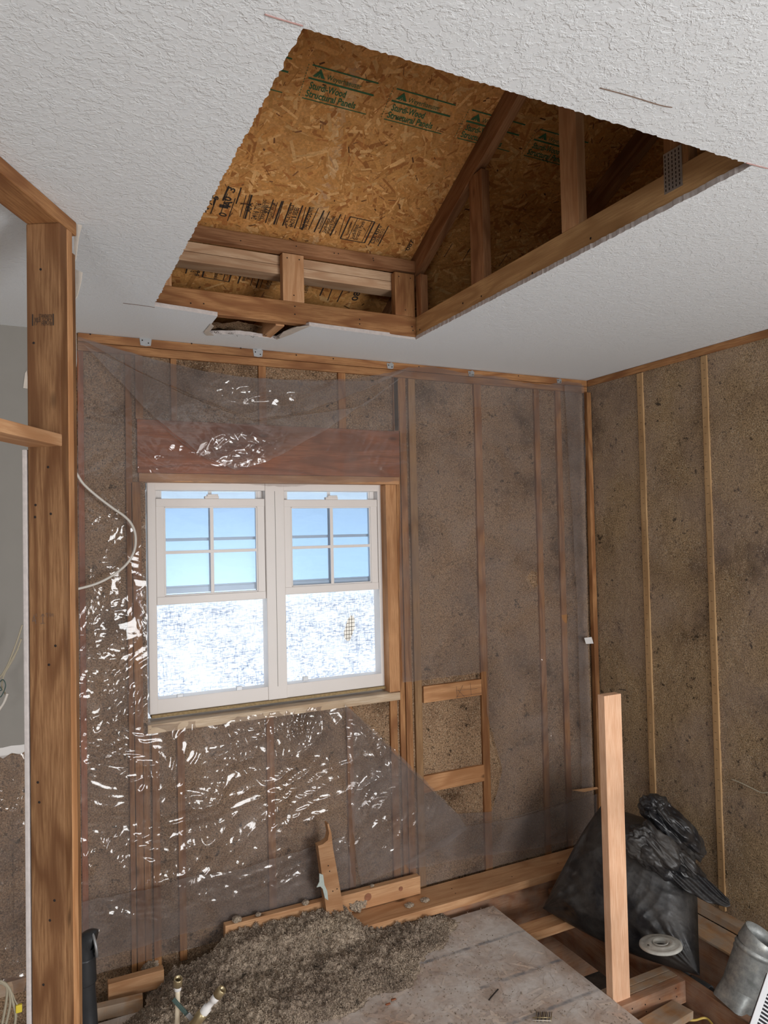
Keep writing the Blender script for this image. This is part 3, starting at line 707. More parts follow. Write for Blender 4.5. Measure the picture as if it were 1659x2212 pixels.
nails('nail_heads', [on(*p, 'y', YK-.003) for p in ((722, 547), (731, 548), (806, 558), (807, 563), (520, 520), (640, 532))], (0, -1, 0), led, .0026)
p1 = box('knee_wall_plate', (.34, YK+.038, zb-.040), (XC-.06, YK+.127, zb-.002), W_WHITEWOOD); tag(p1, 'upper of the two pale plates lying on the knee wall studs', 'plate')
p2 = box('knee_wall_plate', (.34, YK+.038, zb-.080), (XC-.06, YK+.127, zb-.042), W_WHITEWOOD); tag(p2, 'lower of the two pale plates on the knee wall, just above the dark attic gap', 'plate')
jb = box('ceiling_joist', (.92, YK+.039, ZC+.004), (.958, YB, ZC+.094), W_PALE); tag(jb, 'joist end showing at the right of the torn ceiling notch', 'joist')
ins2 = box('ceiling_joist', (.5, YK+.60, ZC+.02), (1.9, YK+.638, ZC+.11), W_ATTIC); tag(ins2, 'dim board low behind the knee wall in the attic', 'joist')
# torn paper around the notch
def c3(x, y, dz=-.0015): p = on(x, y, 'z', ZC+dz); return p
for nm, lab, pp in (('torn_drywall_flap', 'torn drywall paper at the right end of the ceiling notch under the beam', [(597, 733), (612, 716), (640, 706), (672, 703), (650, 712), (628, 722)]),
                    ('torn_drywall_flap', 'torn drywall paper at the left end of the ceiling notch', [(440, 717), (455, 699), (462, 704), (452, 716), (462, 724), (447, 724)])):
    tag(prism(nm, [c3(*p) for p in pp], (0, 0, -1), .002, M_PAPER), lab, 'paper')
tp = []
for i in range(26):
    x = random.uniform(455, 605); y = 719+(x-470)*.08+random.uniform(-4, 2); q = random.uniform(3, 12)
    tp.append([c3(x, y), c3(x+q*.6, y+random.uniform(-1, 3), -.004), c3(x+q, y+random.uniform(-2, 4), -.007)])
e_ = empty('frayed_insulation', c3(520, 728), 'frayed insulation strands hanging from the torn ceiling notch', 'insulation'); e_['kind'] = 'stuff'
for t_ in tp[:1]: pass
bmv = []; bmf = []
for t_ in tp:
    for i in range(2):
        k = len(bmv); a, b = t_[i], t_[i+1]; bmv += [a+[-.0015, 0, 0], a+[.0015, .001, 0], b+[.0012, .001, 0], b+[-.0012, 0, 0]]; bmf.append((k, k+1, k+2, k+3))
bpy.data.objects.remove(e_)
fo = link('frayed_insulation', mesh('frayed', bmv, bmf), M_HOLE); tag(fo, 'frayed insulation strands hanging from the torn ceiling notch', 'insulation', kind='stuff')
# marks on the ceiling
for nm, lab, pp, mt, wd in (('chalk_line', 'thin red chalk line running up to the top corner of the opening', [(572, 31), (600, 40), (654, 56)], M_RED, .0028), ('ceiling_scratch', 'thin brown scratch in the ceiling right of the opening', [(1296, 190), (1360, 207), (1425, 227), (1452, 232)], M_PENCIL, .002),
        ('pencil_line', 'thin pencil line on the ceiling left of the opening corner', [(266, 655), (300, 659), (334, 664)], M_PENCIL, .002), ('chalk_line', 'short red chalk line right of the opening, at the frame edge', [(1612, 352), (1635, 358), (1659, 364)], M_RED, .003)):
    tag(tube(nm, [on(a, b, 'z', ZC-.0008) for a, b in pp], wd/2, mt, seg=6), lab, 'mark')

# ------------------------------------------------------------------ back wall framing
def bx(x, y): return on(x, y, 'y', YB)[0]
def bz(x, y): return on(x, y, 'y', YB)[2]
TP = .038
def bstud(x0, x1, ypx, z0, z1, label, mat=W_ORANGE, name='wall_stud', group=None, dy=0.0):
    o = box(name, (bx(x0, ypx), YB-dy, z0), (bx(x1, ypx), YB+.088-dy, z1), mat); tag(o, label, 'stud', group); return o
zt2 = ZC-TP
tpl = box('top_plate', (bx(168, 725), YB-.001, zt2+.001), (XR-.002, YB+.088, ZC-.001), W_ORANGE); tag(tpl, 'upper top plate along the back wall, tight under the ceiling', 'plate')
tpl2 = box('top_plate', (bx(168, 745), YB-.0005, zt2-TP+.001), (XR-.002, YB+.088, zt2-.001), W_ORANGE); tag(tpl2, 'lower top plate along the back wall, under the steel clips', 'plate')
nails('nail_heads', [on(*p, 'y', YB-.002) for p in ((195, 722), (414, 742), (520, 752), (640, 767), (720, 775), (905, 792), (1120, 812))], (0, -1, 0), tpl, .0035)
zs = zt2-TP; zpl = .038
bstud(168, 181, 900, zpl, zs, 'stud at the far left of the plastic, partly behind the post', W_RED)
bstud(270, 284, 830, zpl, zs, 'king stud left of the window, behind the plastic')
zh1 = bz(295, 905); zh0 = bz(295, 1021)
bstud(292, 309, 830, zh1+.001, zs, 'short stud over the left end of the header', group=None)
bstud(369, 382, 830, zh1+.001, zs, 'short stud above the header, second from its left end')
bstud(559, 575, 830, zh1+.001, zs, 'short stud above the middle of the header')
bstud(731, 747, 850, zh1+.001, zs, 'short stud above the header, second from its right end')
bstud(850, 863, 850, zh1+.001, zs, 'short stud over the right end of the header')
hd = box('window_header', (bx(296, 950), YB-.002, zh0), (bx(862, 950), YB+.088, zh1), W_RED); tag(hd, 'wide reddish header board above the window, seen through plastic', 'header')
zj = zh0-.038
hj = box('head_plate', (bx(300, 1030), YB-.001, zj), (bx(862, 1030), YB+.088, zh0-.001), W_PALE); tag(hj, 'flat plate under the header, directly over the window', 'plate')
bstud(285, 307, 1300, zpl, zj-.001, 'trimmer stud along the left side of the window', W_ORANGE, 'trimmer_stud')
zsill = bz(862, 1494)
bstud(838, 862, 1300, bz(862, 1494)+.001, zj-.001, 'bright trimmer stud along the right side of the window', W_EDGE, 'trimmer_stud')
bstud(864, 875, 1500, zpl, zs, 'king stud immediately right of the window trimmer')
bstud(879, 893, 1600, zpl, zs, 'third stud right of the window, with a thin gap to the king stud')
bstud(899, 914, 1600, zpl, zs, 'dusty fourth stud right of the window, touching the left ends of the blocks', W_STRIP)
bstud(1028, 1043, 1000, zpl, zs, 'stud at the right ends of the two blocks')
bstud(1163, 1174, 1200, zpl, zs, 'stud behind plastic, second from the back corner')
bstud(1210, 1221, 1200, zpl, zs, 'stud behind plastic beside the small tear, nearest the back corner')
cs = box('corner_stud', (XR-.030, YB-.030, zpl), (XR+.0, YB-.001, zs+.0), W_ORANGE); tag(cs, 'stud standing in the corner where the two insulated walls meet', 'stud')
# sill and what carries it
sb_ = box('window_sill_board', (bx(318, 1555), YB-.014, zsill-.038), (bx(862, 1494), YB+.11, zsill), W_SILL); tag(sb_, 'pale rough sill board under the window', 'sill')
for a, b, lab in ((308, 324, 'lower short stud at the left under the sill, behind crumpled plastic'), (329, 345, 'second lower short stud from the left under the sill'), (384, 400, 'third short stud from the left under the sill'), (578, 594, 'short stud under the middle of the window sill'), (752, 765, 'short stud under the sill where the plastic flap folds'), (847, 862, 'short stud under the right end of the sill, bare above the flap')):
    bstud(a, b, 1700, zpl, zsill-.039, lab)
for (x0, y0, x1, y1, lab) in ((915, 1483, 1040, 1519, 'upper flat block with a pencil cross between two studs right of the window'), (919, 1676, 1046, 1713, 'lower flat block between two studs right of the window')):
    o = box('wall_block', (bx(914, y0)+.001, YB-.003, bz(x0, y1)), (bx(x1, y0)-.001, YB+.034, bz(x0, y0)), W_EDGE); tag(o, lab, 'block')
    if y0 < 1500:
        ik = Ink((0, YB-.0035, 0), UX, np.array([0, 0, 1.0]), (0, -1, 0), .001)
        def b2(x, y): p = on(x, y, 'y', YB); return (p[0], p[2])
        for a, b in (((985, 1482), (987, 1507)), ((1015, 1475), (1017, 1502)), ((984, 1505), (1040, 1497)), ((999, 1480), (986, 1507)), ((988, 1490), (1003, 1505)), ((984, 1492), (1030, 1487))): ik.line(b2(*a), b2(*b), .0015)
        ik.done('pencil_marks', M_PENCIL, o)
# drywall clips on the top plate
for i, (x, y, s, lab) in enumerate(((314, 737, 12, 'steel clip nearest the post on the back top plate'), (557, 762, 11, 'steel clip above the window on the top plate, second from the left'), (843, 790, 9, 'steel clip on the top plate where the plastic is gathered'), (1018, 807, 9, 'steel clip right of the gathered plastic on the top plate'), (1208, 823, 8, 'steel clip nearest the back corner on the top plate'))):
    p = on(x, y, 'y', YB-.004); k = s*.0021
    cl = prism('drywall_clip', [p+[-k, 0, k*.7], p+[-k*.8, 0, -k*.75], p+[k*.1, 0, -k*.85], p+[k*.9, 0, -k*.7], p+[k*1.05, 0, k*.5], p+[k*.4, 0, k*.95], p+[-k*.3, 0, k*.6]], (0, 1, 0), .003, M_PLATE); tag(cl, lab, 'clip', 'steel clips along the back top plate')
    nails('clip_holes', [p+[-k*.5, -.001, k*.1], p+[k*.5, -.001, -k*.3]], (0, -1, 0), cl, .003)

# ------------------------------------------------------------------ window
YW = YB+.058
win = empty('window_1', ((WX0+WX1)/2, YW, WZ0)); win['kind'] = 'structure'
def wp(nm, x0, x1, z0, z1, y0, y1, mat=M_VINYL, bev=.003, par=win): return box(nm, (x0, y0, z0), (x1, y1, z1), mat, par, bev)
FR = .045
wp('window_frame', WX0, WX0+FR*.8, WZ0, WZ1, YW, YW+.07); wp('window_frame', WX1-FR*.9, WX1, WZ0, WZ1, YW, YW+.07)
wp('window_frame', WX0, WX1, WZ1-.038, WZ1, YW+.002, YW+.07); wp('window_frame', WX0, WX1, WZ0, WZ0+.062, YW+.001, YW+.07)
xm = on(596, 1250, 'y', YW)[0]; wp('mullion', xm-.046, xm+.046, WZ0, WZ1, YW-.004, YW+.07)
box('mullion_seam', (xm-.001, YW-.005, WZ0+.06), (xm+.001, YW-.0035, WZ1-.04), M_TAUPE, win, 0)
def wy(x, y, Y): p = on(x, y, 'y', Y); return p[0], p[2]
def sash(xa, xb, za, zb, Y, depth, munt=True, lock=True, glass=M_GLASS, rail=.036, gname='raised_sash'):
    e = empty(gname, ((xa+xb)/2, Y, za)); e.parent = win; e.matrix_parent_inverse = Matrix.Translation(-win.location)
    bpy.context.view_layer.update()
    def pt(nm, lo, hi, mat, bev=.003):
        o = box(nm, lo, hi, mat, None, bev); o.parent = e; o.matrix_parent_inverse = e.matrix_world.inverted(); return o
    pt('stile', (xa, Y, za), (xa+rail, Y+depth, zb), M_VINYL); pt('stile', (xb-rail, Y, za), (xb, Y+depth, zb), M_VINYL)
    pt('rail', (xa, Y-.003, za), (xb, Y+depth, za+rail), M_VINYL); pt('rail', (xa, Y-.003, zb-rail), (xb, Y+depth, zb), M_VINYL)
    # stepped glazing bead
    for lo, hi in (((xa+rail-.004, Y+.004, za+rail-.004), (xa+rail+.006, Y+depth-.004, zb-rail+.004)), ((xb-rail-.006, Y+.004, za+rail-.004), (xb-rail+.004, Y+depth-.004, zb-rail+.004)), ((xa+rail, Y+.004, za+rail-.004), (xb-rail, Y+depth-.004, za+rail+.006)), ((xa+rail, Y+.004, zb-rail-.006), (xb-rail, Y+depth-.004, zb-rail+.004))):
        pt('glazing_bead', lo, hi, M_VINYL, .002)
    pt('pane', (xa+rail, Y+depth*.45, za+rail), (xb-rail, Y+depth*.45+.003, zb-rail), glass, 0)
    if munt:
        xc = (xa+xb)/2; zc = za+(zb-za)*.49
        pt('muntin', (xc-.008, Y+depth*.45-.006, za+rail), (xc+.008, Y+depth*.45-.001, zb-rail), M_VINYL, .001)
        pt('muntin', (xa+rail, Y+depth*.45-.0065, zc-.007), (xb-rail, Y+depth*.45-.0015, zc+.007), M_VINYL, .001)
    if lock:
        xc = (xa+xb)/2; o = pt('sash_lock', (xc-.032, Y-.006, zb), (xc+.032, Y+.018, zb+.012), M_VINYL, .003)
        pt('sash_lock', (xc-.022, Y-.010, zb+.010), (xc+.028, Y+.012, zb+.020), M_VINYL, .004)
    return e
for (px0, px1, pt_, pb) in ((340, 577, 1077, 1308), (619, 822, 1079, 1285)):
    left = px0 < 500
    xa, zt_ = wy(px0, pt_, YW+.004); xb, _ = wy(px1, pt_, YW+.004); _, zb_ = wy(px0, pb, YW+.004)
    if left: xa, xb = WX0+FR*.8+.001, xm-.047
    else: xa, xb = xm+.047, WX1-FR*.9-.001
    sash(xa, xb, zb_, zt_, YW+.008, .026)
    # fixed upper sash behind
    sash(xa-.001, xb+.001, 1.60, WZ1-.008, YW+.040, .024, glass=M_GLASS, lock=False, rail=.026, gname='upper_sash')
for a, b in ((389, 1504), (517, 1487), (660, 1466)):
    p = on(a, b, 'y', YW+.006); wp('sash_stop', p[0]-.013, p[0]+.013, p[2]-.010, p[2]+.010, YW+.003, YW+.014, M_PLATE, .001)
# woven sheet outside, with a torn hole in the right half showing wire over gravel
YS = YW+.12
hc = on(754, 1357, 'y', YS)
def sheet_keep(a, b):
    X = a*1.5+.3; Z = b*1.02+.95
    dx = (X-hc[0]-.012*np.sin((Z-hc[2])*25)); r = (dx/.027)**2+((Z-hc[2])/.066)**2
    return r > 1.0
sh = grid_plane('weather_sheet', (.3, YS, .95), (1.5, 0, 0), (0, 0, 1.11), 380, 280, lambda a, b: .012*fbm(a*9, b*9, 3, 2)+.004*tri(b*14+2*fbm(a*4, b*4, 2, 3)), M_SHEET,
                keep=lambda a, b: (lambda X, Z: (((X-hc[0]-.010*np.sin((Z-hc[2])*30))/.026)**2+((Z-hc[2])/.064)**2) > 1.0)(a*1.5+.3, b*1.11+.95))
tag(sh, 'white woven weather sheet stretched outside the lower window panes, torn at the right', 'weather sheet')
wm = []; wf = []
def addq(a, b, wd, ax):
    k = len(wm); a = np.array(a); b = np.array(b); s = np.array([wd, 0, 0]) if ax else np.array([0, 0, wd])
    wm.extend([a-s, b-s, b+s, a+s]); wf.append((k, k+1, k+2, k+3))
for i in range(5): X = hc[0]-.03+i*.014; addq((X, YS+.03, hc[2]-.09), (X+.003, YS+.03, hc[2]+.09), .0012, True)
for i in range(9): Z = hc[2]-.075+i*.019; addq((hc[0]-.05, YS+.031, Z), (hc[0]+.05, YS+.031, Z+.002), .0012, False)
tag(link('window_screen_wire', mesh('wire', wm, wf), M_BLACK), 'dark wire grid seen through the torn hole in the window sheet', 'wire mesh')
M_GRAV = plain('gravel', (.34, .27, .21), 1, nz=.7, nscale=22, bmp=.02)
struct(link('ground_outside', mesh('ground_outside', [(-14, YB+.14, -.6), (16, YB+.14, -.6), (16, 25, -.4), (-14, 25, -.4)], [(0, 1, 2, 3)]), M_GRAV))
# foam strip of crumbs along the bottom of the window
struct(box('trim_1', (WX0+.005, YW-.012, WZ0-.014), (WX1-.005, YW+.03, WZ0-.001), M_GASKET, bev=.004))

# ------------------------------------------------------------------ plastic film
def in_poly(X, Z, poly):
    c = np.zeros(X.shape, bool); n = len(poly)
    for i in range(n):
        x1, y1 = poly[i]; x2, y2 = poly[(i+1) % n]
        if y1 == y2: continue
        c ^= ((y1 > Z) != (y2 > Z)) & (X < (x2-x1)*(Z-y1)/(y2-y1)+x1)
    return c
def snap(X, Z, poly):
    bx_, bz_, bd = X.copy(), Z.copy(), np.full(X.shape, 9e9); n = len(poly)
    for i in range(n):
        p = np.array(poly[i]); q = np.array(poly[(i+1) % n]); d = q-p; L2 = d@d
        if L2 == 0: continue
        t = np.clip(((X-p[0])*d[0]+(Z-p[1])*d[1])/L2, 0, 1); cx, cz_ = p[0]+t*d[0], p[1]+t*d[1]; dd = (X-cx)**2+(Z-cz_)**2; k = dd < bd
        bx_[k] = cx[k]; bz_[k] = cz_[k]; bd[k] = dd[k]
    return bx_, bz_
def rough_poly(pp, step=.03, amp=.004):
    out = []
    for i in range(len(pp)): out += ragged(pp[i], pp[(i+1) % len(pp)], step, amp)
    return out
GLINT = [(560, 1700, 330, 150, 1.1), (300, 1720, 150, 260, 1.1), (700, 1620, 170, 110, 1.2), (220, 1450, 60, 160, .7), (560, 845, 110, 28, 1.0), (505, 965, 75, 38, 1.1), (1185, 1490, 35, 120, .9), (1165, 1640, 60, 80, .6), (330, 1930, 140, 70, .7), (790, 1620, 60, 90, 1), (860, 1760, 110, 90, .7), (225, 1120, 50, 40, .7), (260, 1230, 60, 40, .5), (1190, 1080, 60, 200, .35), (230, 870, 60, 40, .35), (840, 970, 60, 60, .5), (350, 980, 60, 50, .4), (980, 1000, 90, 120, .22), (1090, 1350, 60, 90, .25), (1240, 1200, 30, 300, .4), (1110, 1560, 40, 120, .35), (1000, 1380, 90, 60, .2), (600, 1870, 260, 55, .8), (250, 1960, 70, 70, .7), (1175, 1560, 50, 170, .8), (820, 1690, 60, 120, 1.1)]
def film(name, poly_px, holes_px, off, label, mat, base=.10, res=.0042, seed=1, glint=1.0, parent=None, bulge=None, jag=.003):
    poly = [(bx(x, y), bz(x, y)) for x, y in poly_px]; poly = rough_poly(poly, .03, jag)
    holes = [rough_poly([(bx(x, y), bz(x, y)) for x, y in h], .02, .003) for h in holes_px]
    x0 = min(p[0] for p in poly); x1 = max(p[0] for p in poly); z0 = min(p[1] for p in poly); z1 = max(p[1] for p in poly)
    nx = int((x1-x0)/res)+1; nz = int((z1-z0)/res)+1
    X, Z = np.meshgrid(np.linspace(x0, x1, nx+1), np.linspace(z0, z1, nz+1))
    ins = in_poly(X, Z, poly)
    for h in holes: ins &= ~in_poly(X, Z, h)
    cell = ins[:-1, :-1] | ins[1:, :-1] | ins[:-1, 1:] | ins[1:, 1:]
    need = np.zeros(X.shape, bool)
    for a, b in ((slice(None, -1), slice(None, -1)), (slice(1, None), slice(None, -1)), (slice(None, -1), slice(1, None)), (slice(1, None), slice(1, None))): need[a, b] |= cell
    need &= ~ins
    inh = np.zeros(X.shape, int)-1
    for k, h in enumerate(holes): inh[in_poly(X, Z, h)] = k
    ii = need & (inh < 0); X[ii], Z[ii] = snap(X[ii], Z[ii], poly)
    for k, h in enumerate(holes): ii = need & (inh == k); X[ii], Z[ii] = snap(X[ii], Z[ii], h)
    A = np.full(X.shape, base)
    for gx, gy, sx, sy, s in GLINT:
        cx, cz_ = bx(gx, gy), bz(gx, gy); q = ((X-cx)/(sx/490))**2+((Z-cz_)/(sy/490))**2
        A = np.maximum(A, s*glint*np.clip(1.4-q*.8, 0, 1))
    h = crumple(X, Z, seed)*A
    h += .006*fbm(X*3, Z*3, 2, seed+9)
    if bulge: h += bulge(X, Z)
    Z = np.maximum(Z, .086)
    P = np.stack([X, YB-off-h, Z], -1).reshape(-1, 3); I = np.arange(X.size).reshape(X.shape)
    Q = np.stack([I[:-1, :-1], I[:-1, 1:], I[1:, 1:], I[1:, :-1]], -1)[cell]
    u = np.unique(Q); mp = np.full(X.size, -1); mp[u] = np.arange(len(u))
    o = link(name, quadmesh(name, P[u], mp[Q], True), mat, parent)
    if label: tag(o, label, 'plastic sheet')
    return o
WIN_H = [(316, 1044), (400, 1040), (560, 1048), (610, 1052), (700, 1045), (862, 1040), (860, 1300), (866, 1472), (866, 1506), (745, 1520), (640, 1530), (500, 1548), (322, 1566), (318, 1400), (314, 1200)]
main_poly = [(168, 728), (235, 748), (300, 768), (360, 784), (440, 803), (520, 815), (600, 821), (690, 822), (770, 818), (840, 806), (880, 794), (935, 793), (1010, 808), (1080, 815), (1130, 828), (1180, 832), (1225, 824), (1255, 830), (1260, 1100), (1266, 1380), (1274, 1560), (1280, 1750), (1280, 1835), (1180, 1862), (1060, 1897), (930, 1934), (760, 1982), (600, 2022), (480, 2055), (330, 2095), (172, 2138), (168, 1800), (166, 1200)]
BARE = [(872, 1474), (960, 1462), (1049, 1450), (1050, 1540), (1066, 1600), (1083, 1660), (1072, 1710), (1060, 1752), (1020, 1754), (985, 1757), (745, 1520), (868, 1506)]
TEAR1 = [(1136, 1246), (1146, 1232), (1158, 1236), (1160, 1262), (1150, 1272)]
TEAR2 = [(1210, 1328), (1226, 1326), (1222, 1348), (1216, 1342)]
def swag_bulge(X, Z):
    cx, cz_ = bx(560, 900), bz(560, 900)
    return .02*np.exp(-((X-cx)/.35)**2-((Z-cz_)/.14)**2)
# join window hole and bare patch into one hole outline
WIN_BARE = [(316, 1044), (400, 1040), (560, 1048), (610, 1052), (700, 1045), (862, 1040), (861, 1300), (868, 1474), (960, 1462), (1049, 1450), (1050, 1540), (1066, 1600), (1083, 1660), (1072, 1710), (1060, 1752), (1020, 1754), (985, 1757), (870, 1646), (745, 1520), (640, 1530), (500, 1548), (322, 1566), (318, 1400), (314, 1200)]
ps = film('plastic_sheet', main_poly, [WIN_BARE, TEAR1, TEAR2], .006, 'wrinkled clear plastic sheet stapled over the whole back wall around the window', M_FILM, seed=1, bulge=swag_bulge)
film('folded_flap', [(740, 1520), (790, 1562), (880, 1650), (985, 1757), (1002, 1785), (960, 1820), (860, 1868), (775, 1905), (764, 1850), (757, 1790), (750, 1680)], [], .026, None, M_FILM2, base=.3, seed=21, parent=ps)
film('swag_fold', [(170, 735), (300, 806), (430, 864), (545, 908), (650, 893), (780, 846), (872, 800), (800, 826), (690, 826), (600, 824), (520, 818), (440, 806), (300, 772)], [], .030, None, M_FILM2, base=.2, seed=31, glint=.8, parent=ps)
film('swag_fold', [(180, 750), (330, 905), (430, 985), (505, 1018), (570, 1000), (700, 930), (868, 812), (780, 880), (545, 915), (400, 860)], [], .040, None, M_FILM2, base=.2, seed=41, glint=.8, parent=ps)
film('lap_strip', [(172, 1945), (300, 1915), (430, 1885), (520, 1872), (620, 1840), (740, 1802), (752, 1850), (760, 1910), (600, 1960), (480, 1990), (330, 2030), (172, 2078)], [], .018, None, M_FILM2, base=.35, seed=51, parent=ps)
film('lap_strip', [(1000, 1782), (1110, 1765), (1200, 1738), (1285, 1712), (1286, 1800), (1150, 1830), (1010, 1850), (880, 1875), (870, 1860)], [], .016, None, M_FILM2, base=.25, seed=61, parent=ps)
film('corner_fold', [(1212, 834), (1254, 834), (1264, 1380), (1272, 1700), (1250, 1700), (1240, 1300), (1222, 1000)], [], .022, None, M_FILM2, base=.5, seed=71, parent=ps)
# raised folds, thin ridges along the gathered lines of the film
def ridge(pp, r=.0014):
    tube('film_ridge', [on(a, b, 'y', YB-.034) for a, b in pp], [r*.2, r, r, r*.2], M_FILM2, ps, seg=6)
for pp in ([(178, 738), (300, 805), (430, 862), (548, 908)], [(872, 803), (780, 842), (660, 892), (548, 908)], [(330, 905), (420, 975), (505, 1020)], [(745, 1520), (750, 1600), (748, 1700), (758, 1850)], [(745, 1521), (870, 1648), (985, 1757)], [(1285, 1712), (1200, 1738), (1110, 1765), (1000, 1782)]): ridge(pp)
# second sheet on the far lower left, beyond the post
def film_left():
    X0, X1, Z0, Z1 = -1.2, -.02, .1, zt-.02
    o = grid_plane('plastic_sheet', (X0, YB-.012, Z0), (X1-X0, 0, 0), (0, 0, Z1-Z0), 240, 300, lambda a, b: crumple(a, b, 91)*.8, M_FILM)
    tag(o, 'clear plastic sheet low on the wall left of the post', 'plastic sheet')
film_left()
sc_p = prism('plastic_scrap', [on(1262, 1378, 'y', YB-.05), on(1278, 1376, 'y', YB-.05), on(1282, 1390, 'y', YB-.05), on(1266, 1391, 'y', YB-.05)], (0, 1, 0), .001, M_WHITEWALL); tag(sc_p, 'tiny white scrap stuck at the right edge of the plastic near the corner', 'scrap')

# ------------------------------------------------------------------ right wall framing
def ry(x, y): return on(x, y, 'x', XR)[1]
STAPLE = mesh('staple', [(0, -.005, 0), (0, .005, 0), (0, .005, .0014), (0, -.005, .0014), (.001, -.005, 0), (.001, .005, 0), (.001, .005, .0014), (.001, -.005, .0014)], [(0, 1, 2, 3), (4, 7, 6, 5), (0, 4, 5, 1), (1, 5, 6, 2), (2, 6, 7, 3), (3, 7, 4, 0)])
def staples(o, y, z0, z1):
    V = []; Fc = []; z = z0+.03
    while z < z1-.03:
        link('staple', STAPLE, M_HOLE, o, Matrix.Translation((XR-.0022, y+random.uniform(-.006, .006), z)) @ Matrix.Rotation(random.uniform(-.2, .2), 4, 'X')); z += random.uniform(.03, .055)
for (xa, xb, lab) in ((1375, 1387, 'narrow stud edge on the insulated right wall, nearest the corner'), (1514, 1527, 'narrow stud edge on the insulated right wall, second from the corner')):
    y1, y0 = ry(xa, 800), ry(xb, 800)
    o = box('wall_stud', (XR-.0015, y0, .04), (XR+.086, y1, ZC-.04), W_LIGHTSTRIP); tag(o, lab, 'stud', 'studs of the right wall'); staples(o, (y0+y1)/2, .04, ZC-.04)
tr_ = box('top_plate', (XR-.002, .2, ZC-.036), (XR+.086, YB-.002, ZC-.001), W_ORANGE); tag(tr_, 'top plate along the right wall under the ceiling', 'plate')
sill_r = box('bottom_plate', (XR-.05, .6, -.005), (XR+.03, YB-.05, .032), W_DUSTY); tag(sill_r, 'bottom plate along the foot of the right wall', 'plate')
tag(tube('stray_wire', [on(a, b, 'x', XR-.012) for a, b in ((1580, 1683), (1600, 1691), (1625, 1703), (1645, 1712), (1662, 1711))], .0028, M_WIRE_CR), 'thin pale stray wire poking out of the right wall', 'wire')
tag(tube('twig', [on(a, b, 'x', XR-.006) for a, b in ((1338, 1489), (1346, 1490), (1352, 1491))], .002, M_HOLE), 'small dark splinter on the right wall above the upright', 'splinter')

# ------------------------------------------------------------------ post at the left
ang = math.radians(29.7); D = np.array([math.sin(ang), math.cos(ang), 0]); NN = np.array([math.cos(ang), -math.sin(ang), 0]); UP = np.array([0, 0, 1.0])
PP = on(56, 483, 'z', ZC-.038)
PB = PP.copy(); PB[2] = 0
def pbox(name, a0, a1, d0, d1, z0, z1, mat, parent=None, bev=.003, up=True):
    """box in the post's own frame: a across the wide face, d along the wall"""
    c = PB+NN*(a0+a1)/2+D*(d0+d1)/2; c[2] = (z0+z1)/2; da, dd, dz = a1-a0, d1-d0, z1-z0
    if dz > max(da, dd): return wbox(name, [UP, NN, np.cross(UP, NN)], c, (dz, da, dd), mat, parent, bev)
    if dd > da: return wbox(name, [D, -NN, np.cross(D, -NN)], c, (dd, da, dz), mat, parent, bev)
    return wbox(name, [NN, D, np.cross(NN, D)], c, (da, dd, dz), mat, parent, bev)
zp = ZC-.039
s1 = pbox('post_stud', 0, .089, 0, .038, 0, zp, W_POST); tag(s1, 'nearest stud of the left post, wide brown face with a lumber stamp', 'stud')
s2 = pbox('post_stud', 0.001, .090, .0385, .066, 0, zp, W_EDGE); tag(s2, 'second stud of the left post, showing as a pale edge', 'stud')
s3 = pbox('post_stud', .0, .086, .0665, .090, 0, zp-.05, W_POST); tag(s3, 'third stud of the left post, a dark edge beside the plastic', 'stud')
pl_ = pbox('wall_top_plate', 0, .089, -1.6, .092, ZC-.038, ZC-.0005, W_ORANGE); tag(pl_, 'overhead plate running from the top of the left post toward the viewer', 'plate')
# block across the front of the post
zb0, zb1 = on(137, 965, 'z', 0)[2], 0
pe = PB+NN*.089
def zat(x, y): # height of an image point on the vertical line through the post's front right corner
    n = np.cross(NN, UP); p = onp(x, y, pe, D); return p[2]
z_lo, z_hi = zat(139, 964), zat(139, 938)
bk_ = pbox('post_block', .001, .092, -.75, -.001, z_lo, z_hi, W_PALE); tag(bk_, 'rough block running from the left frame edge to the front of the post', 'block')
pbox('torn_paper', .0, .03, -.55, -.02, z_hi, z_hi+.004, M_PAPER, bk_, bev=.001)
# sheetrock edge left of the post
dw = pbox('drywall_strip', -.0160, -.0035, -.0, .05, 0, z_lo-.005, M_GYP); tag(dw, 'pale cut drywall edge running down the left side of the post', 'drywall')
# torn drywall at the plate end and behind the post
fe = np.array(PB+NN*.094+D*.096); fe[2] = 0
def on_post(x, y, d): return onp(x, y, PB+D*d, D)
tag(prism('torn_drywall_flap', [on_post(x, y, .10) for x, y in ((160, 482), (176, 486), (172, 500), (168, 520), (163, 560), (160, 540))], D, .004, M_PAPER), 'torn drywall corner hanging at the end of the overhead plate', 'paper')
tag(prism('torn_drywall_flap', [on_post(x, y, .12) for x, y in ((163, 582), (177, 588), (174, 610), (166, 640), (163, 645))], D, .004, M_PAPER), 'torn grey drywall scrap behind the post below the plate end', 'paper')
tag(prism('torn_drywall_flap', [on_post(x, y, .10) for x, y in ((164, 700), (166, 780), (163, 802), (160, 798), (163, 780), (161, 700))], D, .001, M_PAPER), 'curling paper edge on the right side of the post', 'paper')
